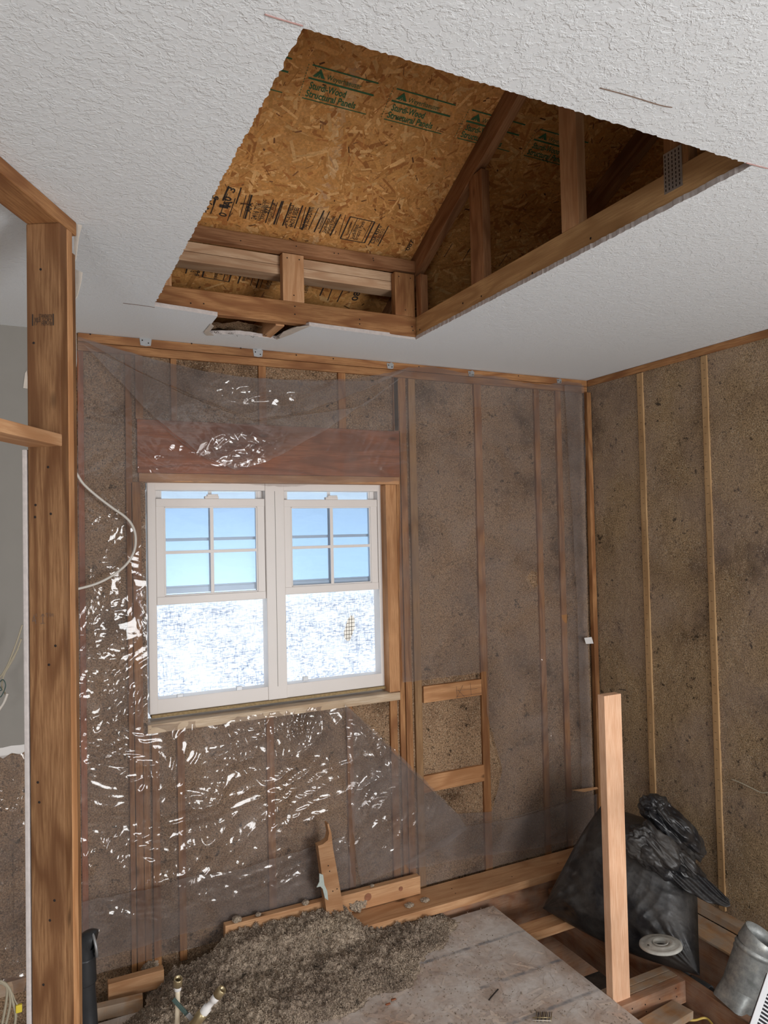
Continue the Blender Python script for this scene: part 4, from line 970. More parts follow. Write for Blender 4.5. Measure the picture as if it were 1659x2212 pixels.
# stamp and pencil note on the post
sk = Ink(PB, NN, UP, -D, .0012)
def ps2(x, y): p = onp(x, y, PB, D); return np.array([(p-PB)@NN, p[2]])
for tx, a, b, h in (('STAND&BTR', (84, 686), (113, 687), .009), ('S-DRY', (92, 695), (112, 696), .010), ('HEM-FIR', (90, 703), (113, 704), .010), ('WLB', (75, 696), (88, 696), .012), ('17', (75, 703), (82, 703), .010)):
    sk.text(tx, ps2(*a), ps2(*b), bold=.0, h=h)
for a, b, w_ in (((71, 679), (71, 704), .003), ((115.5, 678), (115.5, 703), .003)): sk.line(ps2(*a), ps2(*b), w_)
sk.done('lumber_stamp', M_BLACK, s1)
pk = Ink(PB, NN, UP, -D, .0012)
pk.text("4'", ps2(72, 1350), ps2(84, 1347), h=.026, bold=-.01); pk.text('Tile', ps2(100, 1334), ps2(117, 1331), h=.011, bold=-.012)
pk.line(ps2(93, 1347), ps2(93, 1326), .0016); pk.line(ps2(93, 1326), ps2(89, 1332), .0014); pk.line(ps2(93, 1326), ps2(97, 1332), .0014); pk.line(ps2(88, 1347), ps2(98, 1346), .0014)
pk.done('pencil_note', M_PENCIL, s1)
nails('nail_heads', [onp(x, y, PB, D) for x, y in ((88, 582), (73, 741), (104, 1009), (77, 1091), (106, 1436), (120, 1395), (82, 1690), (85, 1733), (118, 1945), (108, 1988), (94, 2127), (76, 1117), (110, 1110))], -D, s1, .0035)

# ------------------------------------------------------------------ floor framing
SE = 2.047
flo_far = 3.03
P, Q, c = flakes(9000, -2.6, SE, .9, flo_far, [(.46, .29, .19), (.56, .37, .26), (.36, .22, .14), (.70, .52, .38), (.47, .30, .20), (.30, .17, .11)], 77, dark=.04)
def floor_panel():
    pal = [(.44, .30, .21)]
    b = np.array([[-2.6, -2.5, 0], [SE, -2.5, 0], [SE, flo_far, 0], [-2.6, flo_far, 0], [-2.6, -2.5, -.018], [SE, -2.5, -.018], [SE, flo_far, -.018], [-2.6, flo_far, -.018]])
    bf = np.array([[0, 1, 2, 3], [4, 7, 6, 5], [0, 4, 5, 1], [1, 5, 6, 2], [2, 6, 7, 3], [3, 7, 4, 0]])
    V = np.vstack([b, P]); Qq = np.vstack([bf, Q+8]); cc = np.vstack([np.tile(pal[0], (6, 1)), c]); V[:, 2] += .0
    return struct(link('floor', quadmesh('floor', V, Qq, False, cc), M_OSBF))
floor_panel()
JT = -.019
def joist(x0, x1, y0, y1, label, mat=W_DARKRED, h=.235, top=JT): o = box('floor_joist', (x0, y0, top-h), (x1, y1, top), mat); tag(o, label, 'joist'); return o
jx = on(1354, 2023, 'z', JT)[0]; JX0, JX1 = 2.418, 2.456
joist(JX0, JX1, .9, 3.07, 'dusty joist running from the lower right corner back under the black bag')
joist(SE-.052, SE-.014, .9, 3.02, 'joist under the open edge of the subfloor')
rim = box('rim_joist', (2.735, .9, JT-.235), (2.773, 3.07, JT), W_DARKRED); tag(rim, 'rim joist near the right wall behind the duct', 'joist')
rl = box('wall_ledge', (2.72, .9, JT), (XR-.052, 3.10, JT+.012), W_DUSTY); tag(rl, 'dusty wooden ledge along the foot of the right wall', 'ledge')
bkx0 = SE-.013
b1y = on(1200, 2010, 'z', JT)[1]
ya, yb_ = on(1150, 2012, 'z', JT)[1], 0
yb1 = on(1266, 1978, 'z', JT)[1]; yb2 = on(1222, 1968, 'z', JT)[1]
b1 = box('joist_block', (bkx0, yb1, JT-.040), (JX0-.001, yb1+.089, JT), W_PALE); tag(b1, 'flat dusty block between the subfloor edge and the joist, under the tip of the bag', 'block')
yb0 = on(1350, 2170, 'z', JT)[1]
for i, lab in enumerate(('nearest of the three blocks set on edge right of the upright', 'middle of the three blocks set on edge right of the upright', 'farthest of the three blocks set on edge right of the upright')):
    y0 = on(1474, 2121, 'z', JT)[1]+i*.040
    o = box('joist_block', (bkx0, y0, JT-.089), (JX0-.001, y0+.0375, JT+.001), W_DUSTY if i else W_DARKRED); tag(o, lab, 'block', 'blocks on edge beside the upright')
    if i == 0: nails('nail_heads', [on(x, y, 'y', y0-.001) for x, y in ((1366, 2179), (1394, 2170), (1396, 2185), (1425, 2158), (1460, 2135), (1462, 2153))], (0, -1, 0), o, .003)
# new upright
ux0, uy0 = 2.050, 2.128+.045
pu = on(1322, 2160, 'z', 0); ux0 = max(SE+.003, pu[0]); uy0 = pu[1]
zu = on(1311, 1503, 'y', uy0)[2]
up = box('upright_stud', (ux0, uy0, JT-.015), (ux0+.089, uy0+.038, zu), W_NEW); tag(up, 'fresh pinkish two-by-four standing upright at the subfloor edge', 'stud')
# crawl space debris boards
beam_ = beam('crawlspace_board', at(1400, 2225, 2.75), at(1475, 2180, 2.9), (0, 0, 1), .03, .09, W_DUSTY); tag(beam_, 'board lying low in the crawl space below the three blocks', 'board')
# back wall bottom plate
bp_ = box('bottom_plate', (1.30, on(900, 1970, 'z', .083)[1], .045), (XR-.06, 3.200, .083), W_PALE); tag(bp_, 'pale bottom plate running along the foot of the back wall', 'plate')
nails('nail_heads', [on(x, y, 'z', .083) for x, y in ((976, 1920), (984, 1930), (1106, 1894), (1205, 1865), (1098, 1860))], (0, 0, 1), bp_, .0035)
rimb = box('rim_joist', (1.42, 3.075, -.54), (XR-.06, 3.19, .044), W_DARKRED); tag(rimb, 'rim joist under the back wall plate, in the dark gap', 'joist')
yA = 3.150
A0 = on(487, 2022, 'y', yA); A1 = on(909, 1924, 'y', yA)
ba = beam('loose_board', (A0[0], yA+.019, .133), (A1[0], yA+.019, .1285), (0, 0, 1), .085, .036, W_PALE); tag(ba, 'knotty board set on edge along the back wall behind the insulation pile', 'board')
for x, y, r in ((795, 1938, .018), (866, 1920, .011)):
    p = on(x, y, 'y', yA-.001); lathe('knot', [(.0001, 0), (r*.5, .0002), (r, .0001)], p, (0, -1, 0), plain('knot_wood', (.30, .12, .06), .7, nz=.5, nscale=60), ba, 18)
# splintered board leaning
yS = 3.100
def sp(x, y, Y=yS): return on(x, y, 'y', Y)
spl = prism('splintered_board', [sp(708, 1992), (sp(700, 1930)), sp(694, 1880), sp(687, 1827), sp(697, 1824), (sp(708, 1815)), sp(711, 1800), sp(707, 1780), sp(710, 1779), sp(716, 1800), sp(719, 1830), sp(728, 1880), sp(746, 1988), sp(726, 1994)], (0, 1, 0), .036, W_PALE)
tag(spl, 'broken splintered board leaning upright behind the insulation pile', 'board')
pt_ = prism('putty_smear', [sp(x, y, yS-.004) for x, y in ((690, 1887), (698, 1890), (701, 1912), (707, 1925), (709, 1945), (702, 1940), (697, 1920), (692, 1915), (684, 1917), (690, 1905))], (0, 1, 0), .004, M_PAINTCHIP, spl)
pt_['label'] = 'pale green putty smear'
nails('nail_heads', [sp(x, y, yS-.001) for x, y in ((709, 1870), (712, 1882), (719, 1925), (728, 1920))], (0, -1, 0), spl, .003)
# boards low on the left
def lb(a, b, yy, h, lab, mat=W_DARKRED, z0=.0):
    p = on(*a, 'z', z0); q = on(*b, 'z', z0); d = q-p; d[2] = 0
    o = beam('loose_board', p+[0, .019, h/2], q+[0, .019, h/2], np.cross(d/np.linalg.norm(d), UP), .038, h, mat); tag(o, lab, 'board')
lb((234, 2166), (355, 2132), 0, .07, 'short board end sticking out of the insulation beside the black pipe', W_PALE, .02)
lb((150, 2222), (310, 2184), 0, .05, 'lower board end by the black pipe at the bottom frame edge', W_DUSTY, .0)
lb((168, 2118), (270, 2096), 0, .04, 'dusty board at the foot of the plastic behind the black pipe', W_DUSTY, .0)

# ------------------------------------------------------------------ loose insulation
PILE = [(150, 2290), (262, 2216), (312, 2172), (322, 2138), (240, 2106), (200, 2092), (330, 2072), (420, 2055), (520, 2026), (640, 1998), (700, 1978), (745, 1980), (790, 2008), (860, 1996), (950, 1974), (985, 1990), (950, 2040), (905, 2075), (890, 2120), (840, 2135), (800, 2150), (770, 2175), (700, 2200), (640, 2260), (400, 2340)]
pil = [tuple(on(x, y, 'z', .01)[:2]) for x, y in PILE]
def edge_dist(X, Y, poly):
    cx, cy = snap(X, Y, poly); return np.sqrt((X-cx)**2+(Y-cy)**2)
def pile():
    res = .004; x0, x1 = min(p[0] for p in pil)-.02, max(p[0] for p in pil)+.05; y0, y1 = 1.75, 3.145
    X, Y = np.meshgrid(np.arange(x0, x1, res), np.arange(y0, y1, res)); ins = in_poly(X, Y, pil); d = edge_dist(X, Y, pil)*np.where(ins, 1, -1)
    d = d+.05*(fbm(X*9, Y*9, 3, 4)-.5)
    base = np.clip(d/.20, 0, 1)**.8*.030
    cl = fbm(X*14, Y*14, 3, 6)*.030+.023*vnoise(X*42, Y*42, 9)+.014*vnoise(X*100, Y*100, 10)+.007*vnoise(X*210, Y*210, 12)
    h = np.where(d > 0, base+cl*np.clip(d/.10, .12, 1), .0005)
    h += np.where(d > 0, .075*np.clip((Y-2.93)/.12, 0, 1)*np.clip((1.42-X)/.12, 0, 1)*np.clip((X-.62)/.15, 0, 1)*np.clip(d/.03, 0, 1), 0)
    pit = np.exp(-(((X-.93)/.05)**2+((Y-2.62)/.04)**2)); h -= .03*pit
    P = np.stack([X+.006*(vnoise(X*90, Y*90, 31)-.5), Y+.006*(vnoise(X*90, Y*90, 33)-.5), h], -1)
    I = np.arange(X.size).reshape(X.shape); cell = (d[:-1, :-1] > -.01)
    Q = np.stack([I[:-1, :-1], I[:-1, 1:], I[1:, 1:], I[1:, :-1]], -1)[cell]
    V = P.reshape(-1, 3)
    # fluffy scraps on top
    k = np.flatnonzero((d > .003).ravel()); n = 42000; s = rng.choice(k, n); c0 = V[s]; u = rng.normal(size=(n, 3)); u /= np.linalg.norm(u, axis=1)[:, None]; w_ = rng.normal(size=(n, 3)); w_ -= u*(u*w_).sum(1)[:, None]; w_ /= np.linalg.norm(w_, axis=1)[:, None]
    a = rng.uniform(.002, .006, (n, 1)); b = rng.uniform(.0006, .0022, (n, 1)); c0 = c0+rng.uniform(-.003, .003, (n, 3)); c0[:, 2] += .003
    C = np.stack([c0-u*a-w_*b, c0+u*a-w_*b, c0+u*a*.8+w_*b, c0-u*a*.9+w_*b], 1).reshape(-1, 3)
    # scattered crumbs on the clear floor and plate
    n2 = 2600; px = rng.uniform(.7, 2.03, n2); py = rng.uniform(1.85, 3.05, n2); keep = fbm(px*6, py*6, 3, 77)+.25*np.clip((2.2-px), 0, 1) > .52; px, py = px[keep], py[keep]; n2 = len(px)
    c2 = np.stack([px, py, np.full(n2, .0035)], -1); an = rng.uniform(0, 6.28, n2); u2 = np.stack([np.cos(an), np.sin(an), rng.uniform(-.3, .3, n2)], -1); w2 = np.stack([-np.sin(an), np.cos(an), rng.uniform(-.3, .3, n2)], -1)
    a2 = rng.uniform(.0015, .005, (n2, 1)); b2_ = rng.uniform(.0008, .0022, (n2, 1))
    C2 = np.stack([c2-u2*a2-w2*b2_, c2+u2*a2-w2*b2_, c2+u2*a2+w2*b2_, c2-u2*a2+w2*b2_], 1).reshape(-1, 3)
    m0 = len(V); V = np.vstack([V, C, C2]); Q = np.vstack([Q, np.arange(n*4).reshape(-1, 4)+m0, np.arange(n2*4).reshape(-1, 4)+m0+n*4])
    o = link('insulation_pile', quadmesh('insulation_pile', V, Q, True), M_FLUFF); tag(o, 'fluffy grey-brown heap of loose insulation spread over the subfloor under the window', 'insulation', kind='stuff')
pile()
def clump(x, y, z, r, lab, sq=.6):
    p = on(x, y, 'z', z); bm = bmesh.new(); bmesh.ops.create_icosphere(bm, subdivisions=5, radius=r)
    for v in bm.verts:
        n = v.co.normalized(); t = float(fbm(np.array([n.x*3+n.z*2+x]), np.array([n.y*3-n.z+y]), 4, 3)[0]); t2 = float(vnoise(np.array([n.x*14+n.z*9]), np.array([n.y*14+n.z*5]), 8)[0])
        v.co = v.co*(.6+.55*t+.25*t2); v.co.z *= sq
    me = bpy.data.meshes.new('clump'); bm.to_mesh(me); bm.free()
    for q in me.polygons: q.use_smooth = True
    o = link('insulation_clump', me, M_FLUFF, None, Matrix.Translation(Vector(p)+Vector((0, 0, r*sq*.8)))); tag(o, lab, 'insulation clump', 'clumps of loose insulation by the back wall')
clump(768, 1962, .085, .052, 'largest clump of insulation, right of the splintered board'); clump(812, 1964, .012, .028, 'clump of insulation right beside the largest clump')
clump(918, 1946, .083, .022, 'flat clump on the pale plate near the end of the knotty board', .3); clump(884, 1957, .083, .022, 'flat clump on the plate left of another small clump', .3)
for x, y, z, r, l in ((512, 1990, .175, .020, 'tuft on the left end of the knotty board'), (558, 1978, .175, .012, 'small tuft on the knotty board, second from its left end'), (660, 1953, .175, .016, 'tuft on the knotty board just left of the splintered board'), (804, 1915, .175, .010, 'tuft on the knotty board right of the splintered board'), (325, 2092, .04, .035, 'clump lying at the foot of the plastic above the board end')): clump(x, y, z, r, l)

# ------------------------------------------------------------------ black bag
def bag():
    e = empty('garbage_bag', on(1400, 2010, 'z', -.02), 'stuffed dusty black plastic bag slumped in the corner across the joists', 'bag')
    A = at(1172, 1962, 3.52); B = at(1300, 1738, 3.62); Cc = at(1500, 1800, 3.32); Dd = at(1512, 2108, 2.97)
    n = 150; U, V = np.meshgrid(np.linspace(0, 1, n), np.linspace(0, 1, n))
    a, b, c_, d = [np.array(q)[None, None] for q in (A, B, Cc, Dd)]
    # A-B is u=0 edge, D-C is u=1 edge
    S = (1-U)[..., None]*((1-V)[..., None]*a+V[..., None]*b)+U[..., None]*((1-V)[..., None]*d+V[..., None]*c_)
    nr = np.cross(Dd-A, B-A); nr /= np.linalg.norm(nr)
    if nr@(CAM-A) < 0: nr = -nr
    # bottom seam sags
    S[..., 2] -= (.035*np.sin(np.pi*U)*(1-V)**2)
    infl = (np.sin(np.pi*np.clip(U, 0, 1))*np.sin(np.pi*np.clip(V, 0, 1))); infl = np.clip(infl, 0, 1)**.5
    fold = .7*crumple(U*.55, V*.55, 14)+.03*fbm(U*3, V*3, 3, 5)+.012*tri(U*1.3+V*1.9+1.2*fbm(U*2, V*2, 3, 8))
    ed = np.clip(np.minimum(np.minimum(U, 1-U), np.minimum(V, 1-V))*8, 0, 1)
    # radiating gathers near corners
    for (u0, v0) in ((0, 0), (1, 0), (0, 1), (1, 1)):
        rr = np.hypot(U-u0, V-v0); th = np.arctan2(V-v0, U-u0); fold = fold+.010*np.sin(th*22)*np.exp(-(rr/.28)**2)*np.clip(rr*8, 0, 1)
    I = np.arange(n*n).reshape(n, n); Q = np.stack([I[:-1, :-1], I[:-1, 1:], I[1:, 1:], I[1:, :-1]], -1).reshape(-1, 4)
    F1 = S+nr*(infl*.165+fold*ed)[..., None]; F2 = S-nr*(infl*.10+fold*ed)[..., None]
    Vv = np.vstack([F1.reshape(-1, 3), F2.reshape(-1, 3)]); Qq = np.vstack([Q, Q[:, ::-1]+n*n])
    link('bag_body', quadmesh('bag_body', Vv, Qq, True), M_BAG, e)
    # gathered mouth: crumpled cloth-like lobes
    def lobe(c0, ax, r, seed, amp=.30, nm='gathered_mouth'):
        bm = bmesh.new(); bmesh.ops.create_icosphere(bm, subdivisions=6, radius=1); N_ = len(bm.verts); Pp = np.array([v.co[:] for v in bm.verts])
        x, y, z = Pp.T; h = 0
        for k, (f_, am) in enumerate(((.8, .55), (1.4, .38), (2.3, .16), (4.0, .04))):
            h = h+am*(tri(x*f_+y*f_*.6+.8*fbm(y*2+4, z*2+3, 3, seed+k)+k*.3)+tri(z*f_-y*f_*.5+.8*fbm(x*2+4, z*2+7, 3, seed+9+k)))*.5
        Pp = Pp*(.72+amp*2*(h-.3))[:, None]; R_ = np.array([ax[0], ax[1], ax[2]]); Pp = Pp@(R_*np.array(r)[:, None])+c0
        me = bpy.data.meshes.new(nm); bm.to_mesh(me); bm.free(); me.vertices.foreach_set('co', Pp.ravel())
        for q in me.polygons: q.use_smooth = True
        me.update(); link(nm, me, M_BAG, e)
    right = ray(1500, 1800)-ray(1400, 1800); right /= np.linalg.norm(right); up_ = np.array([0, 0, 1.]); fw = np.cross(up_, right)
    r45 = (right-up_)/math.sqrt(2); r45b = (right+up_)/math.sqrt(2)
    lobe(at(1458, 1790, 3.28), (r45, fw, r45b), (.185, .10, .075), 3)
    lobe(at(1430, 1845, 3.16), (r45, fw, r45b), (.185, .09, .085), 17)
    lobe(at(1415, 1745, 3.30), (right, fw, up_), (.075, .06, .065), 23)
    lobe(at(1395, 1835, 3.14), (r45b, fw, r45), (.08, .05, .12), 29)
    lobe(at(1480, 1870, 3.14), (r45, fw, r45b), (.13, .07, .05), 37)
    # trailing tail
    n1 = 60; T, W_ = np.meshgrid(np.linspace(0, 1, n1), np.linspace(-1, 1, 16))
    p0, p1, p2_ = at(1440, 1880, 3.12), at(1515, 1915, 3.06), at(1578, 1952, 2.98)
    c0 = ((1-T)**2)[..., None]*p0+(2*T*(1-T))[..., None]*p1+(T**2)[..., None]*p2_
    wd = (.050*np.sin(np.pi*np.clip(T*.85+.12, 0, 1))**.7)
    sh_ = c0+W_[..., None]*wd[..., None]*(up_*.9+fw*.5)+(.012*tri(W_*1.2+T*3))[..., None]*fw
    I = np.arange(T.size).reshape(T.shape); Q = np.stack([I[:-1, :-1], I[:-1, 1:], I[1:, 1:], I[1:, :-1]], -1).reshape(-1, 4)
    to = link('bag_tail', quadmesh('bag_tail', sh_.reshape(-1, 3), Q, True), M_BAG, e); md = to.modifiers.new('s', 'SOLIDIFY'); md.thickness = .002
bag()

# ------------------------------------------------------------------ duct, pipes, register, flange
dc = empty('duct_boot', at(1600, 2170, 2.80), 'dented galvanised duct boot standing between the joist and the right wall', 'duct')
b0 = at(1566, 2165, 2.80); b1_ = at(1600, 2030, 2.86); b2_ = at(1626, 1962, 2.88)
ax = (b1_-b0); ax /= np.linalg.norm(ax);  ax /= np.linalg.norm(ax)
cb = at(1612, 2116, 2.84); ax = at(1638, 2040, 2.84)-cb; Ld = np.linalg.norm(ax); ax /= Ld
lathe('duct_body', [(.076, -.03), (.077, 0), (.077, Ld*.3), (.076, Ld*.75), (.077, Ld*.80), (.081, Ld*.84), (.078, Ld*.88), (.076, Ld*.93)], cb, ax, M_GALV, dc, 48)
cc = cb+ax*Ld*.93; ax2 = ax+np.array([.10, -.22, .0]); ax2 /= np.linalg.norm(ax2)
lathe('duct_collar', [(.076, -.005), (.076, .025), (.075, .050), (.073, .051), (.072, .01), (.071, -.05)], cc, ax2, M_GALV, dc, 48)
# flattened skirt below the round body
def skirt():
    seg = 48; V = []; Fc = []; u = np.cross(ax, [0, 1, .1]); u /= np.linalg.norm(u); v = np.cross(ax, u)
    for i, (h, sq, r) in enumerate(((-.028, 0, .076), (-.05, .35, .078), (-.075, .8, .082), (-.10, 1, .084))):
        for k in range(seg):
            t = 2*math.pi*k/seg; c_, s_ = math.cos(t), math.sin(t); m_ = max(abs(c_), abs(s_)); rr = r*((1-sq)+sq*min(1/m_, 1.3)); V.append(cb+ax*h+rr*(c_*u*1.0+s_*v*(1-.25*sq)))
    for i in range(3):
        for k in range(seg): Fc.append((i*seg+k, i*seg+(k+1) % seg, (i+1)*seg+(k+1) % seg, (i+1)*seg+k))
    link('duct_skirt', mesh('duct_skirt', V, Fc, True), M_GALV, dc)
skirt()
gpz = -.10
def pz(x, y, z): return on(x, y, 'z', z)
gpe = empty('grey_pipe', pz(1560, 2160, -.13), 'grey plastic pipe lying beside the joist in front of the duct', 'pipe')
pA_, pB_, pM = pz(1492, 2117, -.115), pz(1640, 2208, -.115), pz(1528, 2140, -.115)
tube('pipe', [pM, pB_+(pB_-pM)*.6], .0215, M_GREYPVC, gpe, seg=20)
tube('coupling', [pA_, pM, pM+(pB_-pM)*.06], [.022, .027, .027, .027], M_GREYPVC, gpe, seg=20)
tube('pipe', [pA_, pz(1462, 2092, -.2)], .018, M_GREYPVC, gpe, seg=16)
fl = at(1427, 2040, 2.90)
fe_ = empty('pipe_flange', fl, 'round dirty white flange lying against the black bag', 'flange')
fax = np.array([-.02, .10, .9])
lathe('flange_ring', [(.030, -.012), (.030, .004), (.036, .010), (.052, .010), (.058, .004), (.072, .006), (.081, .004), (.083, -.004), (.078, -.008), (.030, -.012)], fl, fax, M_GRIME, fe_, 40)
lathe('flange_hub', [(.024, -.03), (.029, -.010), (.031, .010), (.028, .012), (.024, .0), (.022, -.03)], fl, fax, M_GRIME, fe_, 32)
lathe('hub_bore', [(.0001, -.006), (.025, -.006)], fl, fax, M_HOLE, fe_, 24)
nails('flange_holes', [fl+fax/np.linalg.norm(fax)*.0085+np.array(q) for q in ((-.055, .01, -.002), (.045, -.028, .0), (.02, .06, .012))], fax/np.linalg.norm(fax), fe_, .005)
# floor register leaning at the right frame edge
rg0 = at(1622, 2203, 2.52); rg1 = at(1658, 2098, 2.60); rg2 = at(1760, 2280, 2.45)
re_ = empty('floor_register', rg0, 'white louvred floor register leaning at the lower right frame edge', 'register')
e1 = rg1-rg0; L1 = np.linalg.norm(e1); e1 /= L1; e2 = rg2-rg0; e2 -= e1*(e2@e1); e2 /= np.linalg.norm(e2); e3 = np.cross(e1, e2)
if e3@(CAM-rg0) < 0: e3 = -e3
def rbox(nm, a0, a1, b0_, b1_, h0, h1, mat): c_ = rg0+e1*(a0+a1)/2+e2*(b0_+b1_)/2+e3*(h0+h1)/2; return wbox(nm, [e1, e2, np.cross(e1, e2)], c_, (a1-a0, b1_-b0_, abs(h1-h0)), mat, re_, .002)
LA, LB = L1, .12
rbox('register_frame', -.08, LA, 0, .020, 0, .006, M_REG); rbox('register_frame', -.08, LA, LB-.02, LB, 0, .006, M_REG); rbox('register_frame', LA-.014, LA, .02, LB-.02, 0, .006, M_REG); rbox('register_frame', -.08, -.066, .02, LB-.02, 0, .006, M_REG)
i = 0; a_ = -.055
while a_ < LA-.02: rbox('louvre', a_, a_+.0055, .02, LB-.02, 0, .005, M_REG); a_ += .0125
rbox('register_back', -.08, LA, .005, LB-.005, -.03, -.02, M_DARK)
yw = tube('yellow_cable', [pz(x, y, -.10) for x, y in ((1430, 2212), (1450, 2204), (1475, 2203), (1500, 2204), (1520, 2199), (1532, 2204), (1545, 2222))], .0042, M_YELLOW); tag(yw, 'yellow cable looping between the joists at the bottom edge', 'cable')

# nails strip and splinter on the subfloor
ns = empty('nail_strip', on(1170, 2200, 'z', .004), 'small collated strip of nails lying on the subfloor', 'nail strip')
for i in range(9):
    a = on(1160+i*4.0, 2186, 'z', .012); b = on(1156+i*4.2, 2207, 'z', .004); tube('nail', [a, b], .0017, M_BLACK if i % 2 else M_BRASS, ns, seg=6)
tube('collation_band', [on(1150, 2198, 'z', .010), on(1192, 2198, 'z', .012)], .0018, M_BRASS, ns, seg=6)
tube('collation_band', [on(1150, 2204, 'z', .009), on(1190, 2205, 'z', .010)], .0018, M_PAPER, ns, seg=6)
tag(tube('wood_splinter', [on(1056, 2160, 'z', .004), on(1066, 2148, 'z', .007), on(1076, 2137, 'z', .004)], .0028, M_HOLE, seg=6), 'dark wood splinter on the subfloor above the nail strip', 'splinter')
for x, y, l in ((850, 2160, 'small red-brown wood chip by the edge of the insulation'), (838, 2170, 'second small wood chip near the insulation edge')):
    p = on(x, y, 'z', .003); tag(box('wood_chip', p+[-.010, -.004, 0], p+[.010, .004, .004], W_RED, bev=.001), l, 'wood chip')
# loose floor strip scrap lying in front of corner plastic
tag(prism('wood_sliver', [on(x, y, 'y', YB-.045) for x, y in ((1235, 1707), (1290, 1700), (1292, 1704), (1262, 1711))], (0, 1, 0), .003, W_PALE), 'thin pale wood sliver caught in the plastic by the corner', 'sliver')

# ------------------------------------------------------------------ plumbing and cables at the left
ab = empty('drain_pipe', on(190, 2230, 'z', 0), 'black plastic drain pipe with an elbow rising beside the post', 'pipe')
dp = 2.55
tube('pipe', [at(198, 2330, dp-.03), at(190, 2200, dp), at(184, 2105, dp)], .0320, M_ABS, ab, seg=24)
tube('coupling', [at(186, 2122, dp), at(184, 2103, dp), at(183, 2065, dp)], [.036, .037, .037, .036], M_ABS, ab, seg=24)
tube('elbow', [at(183, 2068, dp), at(182, 2050, dp), at(186, 2036, dp), at(196, 2029, dp), at(204, 2030, dp)], .034, M_ABS, ab, seg=24)
ea = at(204, 2038, dp)
lathe('pipe_flange', [(.030, -.004), (.046, -.004), (.047, .002), (.044, .004), (.030, .004)], at(203, 2038, dp), right_ if False else np.array([.86, .1, .12]), M_PLATE, ab, 32)
lathe('test_cap', [(.0001, .006), (.024, .006), (.026, .002)], at(204, 2040, dp), np.array([.86, .1, .12]), M_GRIME, ab, 24)
# two supply lines
pw = empty('supply_line', on(382, 2240, 'z', 0), 'cream water supply tube with an open brass nut standing upright', 'supply line')
dq = 2.18
tube('tube', [at(381, 2300, dq), at(383, 2200, dq), at(384, 2138, dq)], .0075, M_PEX, pw, seg=14)
lathe('sleeve', [(.0075, 0), (.0105, .002), (.0115, .018), (.0095, .022)], at(384, 2140, dq), at(384, 2100, dq)-at(384, 2140, dq), M_WHITEWALL, pw, 20)
lathe('nut', [(.010, 0), (.0135, .002), (.0135, .024), (.0125, .027), (.0095, .027), (.009, .005)], at(384, 2129, dq), at(384, 2100, dq)-at(384, 2129, dq)+np.array([0, -.012, 0]), M_BRASS, pw, 6*4)
pv = empty('supply_line', on(440, 2250, 'z', 0), 'leaning supply line with shutoff valve and dark green lever', 'supply line')
g0, g1 = at(400, 2236, dq-.05), at(481, 2136, dq-.05)
gd = g1-g0; GL = np.linalg.norm(gd)
lathe('valve_body', [(.013, 0), (.014, GL*.3), (.016, GL*.36), (.016, GL*.48), (.012, GL*.5)], g0, gd, M_BRASS, pv, 20)
lathe('white_sleeve', [(.010, GL*.44), (.0135, GL*.46), (.0135, GL*.60), (.009, GL*.61), (.009, GL*.74), (.012, GL*.75), (.012, GL*.84), (.009, GL*.85)], g0, gd, M_WHITEWALL, pv, 20)
lathe('nut', [(.010, GL*.84), (.014, GL*.85), (.014, GL*.99), (.0125, GL), (.009, GL), (.0085, GL*.9)], g0, gd, M_BRASS, pv, 24)
beam('valve_lever', at(374, 2158, dq-.02), at(412, 2200, dq-.03), (0, 0, 1), .012, .006, M_LEVER, pv, .002)
beam('lever_plate', at(405, 2190, dq-.035), at(418, 2204, dq-.035), (0, 0, 1), .016, .006, M_PLATE, pv, .002)
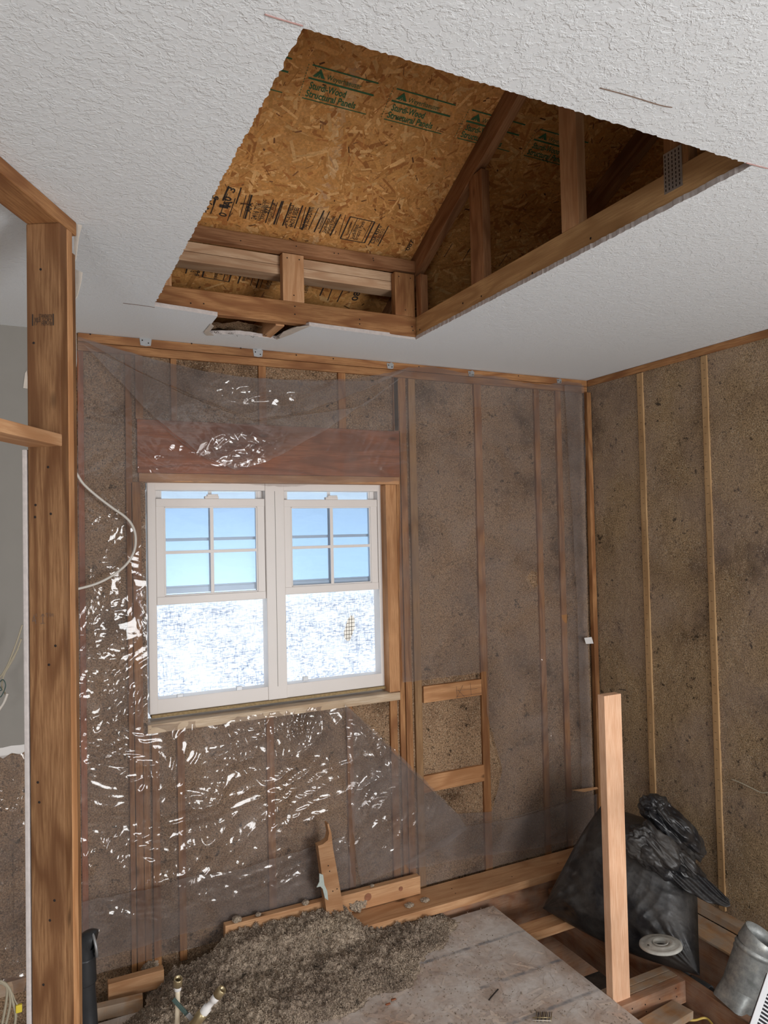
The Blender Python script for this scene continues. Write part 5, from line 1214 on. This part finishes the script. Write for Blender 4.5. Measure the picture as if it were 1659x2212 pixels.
# white cable looping in front of the plastic
wc = tube('white_cable', [on(150, 1000, 'y', YB+.02), on(152, 1004, 'y', YB-.05)]+[on(a, b, 'y', YB-.07) for a, b in ((166, 1024), (180, 1045), (205, 1068), (240, 1095), (272, 1118), (288, 1140), (293, 1165), (289, 1192), (272, 1220), (240, 1245), (205, 1262), (160, 1274))]+[on(150, 1275, 'y', YB+.02)], .0052, M_WIRE_W); tag(wc, 'white cable looping out from behind the post in front of the plastic', 'cable')
# wires in the left room
wl = empty('wire_bundle', at(10, 1460, 2.6), 'loose white wires hanging at the far left above the torn drywall', 'wires')
for pp in ([(48, 1350), (35, 1390), (15, 1440), (-5, 1470)], [(46, 1380), (30, 1420), (8, 1455), (-6, 1465)], [(40, 1400), (12, 1450), (4, 1480), (12, 1500)]): tube('wire', [at(a, b, 2.7) for a, b in pp], .0032, M_WIRE_CR, wl, seg=8)
for pp in ([(-4, 1478), (6, 1468), (12, 1482), (2, 1505), (-6, 1500)], [(-4, 1480), (4, 1490), (-6, 1493)]): tube('wire', [at(a, b, 2.68) for a, b in pp], .002, M_LEVER, wl, seg=8)
tube('stripped_end', [at(16, 1498, 2.68), at(8, 1518, 2.68), at(-4, 1536, 2.68)], .005, M_WIRE_W, wl, seg=8)
wb2 = empty('cable_bundle', at(15, 2150, 2.5), 'bundle of tan cables drooping at the lower left corner', 'cables')
for pp in ([(-5, 2118), (12, 2125), (20, 2140), (22, 2170), (12, 2216)], [(-5, 2122), (14, 2130), (14, 2160), (4, 2216)], [(0, 2118), (20, 2135), (28, 2165), (34, 2190), (32, 2216)], [(0, 2122), (24, 2142), (32, 2160), (38, 2172)]): tube('cable', [at(a, b, 2.5) for a, b in pp], .0045 if pp[-1][0] < 36 else .002, M_WIRE_CR, wb2, seg=8)
yc = at(41, 2178, 2.5); box('wire_connector', yc+[-.010, -.006, -.013], yc+[.010, .006, .013], M_YELC, wb2, .003)
lbd = beam('loose_board', at(-20, 2142, 2.75), at(50, 2122, 2.85), (0, 0, 1), .05, .04, W_DUSTY); tag(lbd, 'dusty board on the floor left of the post behind the cables', 'board')
# loose plaster flake on painted wall
tag(prism('drywall_patch', [on(x, y, 'y', YB-.008) for x, y in ((58, 800), (62, 840), (50, 838), (54, 806))], (0, 1, 0), .003, M_PAPER), 'torn paper patch on the taupe wall left of the post', 'paper')
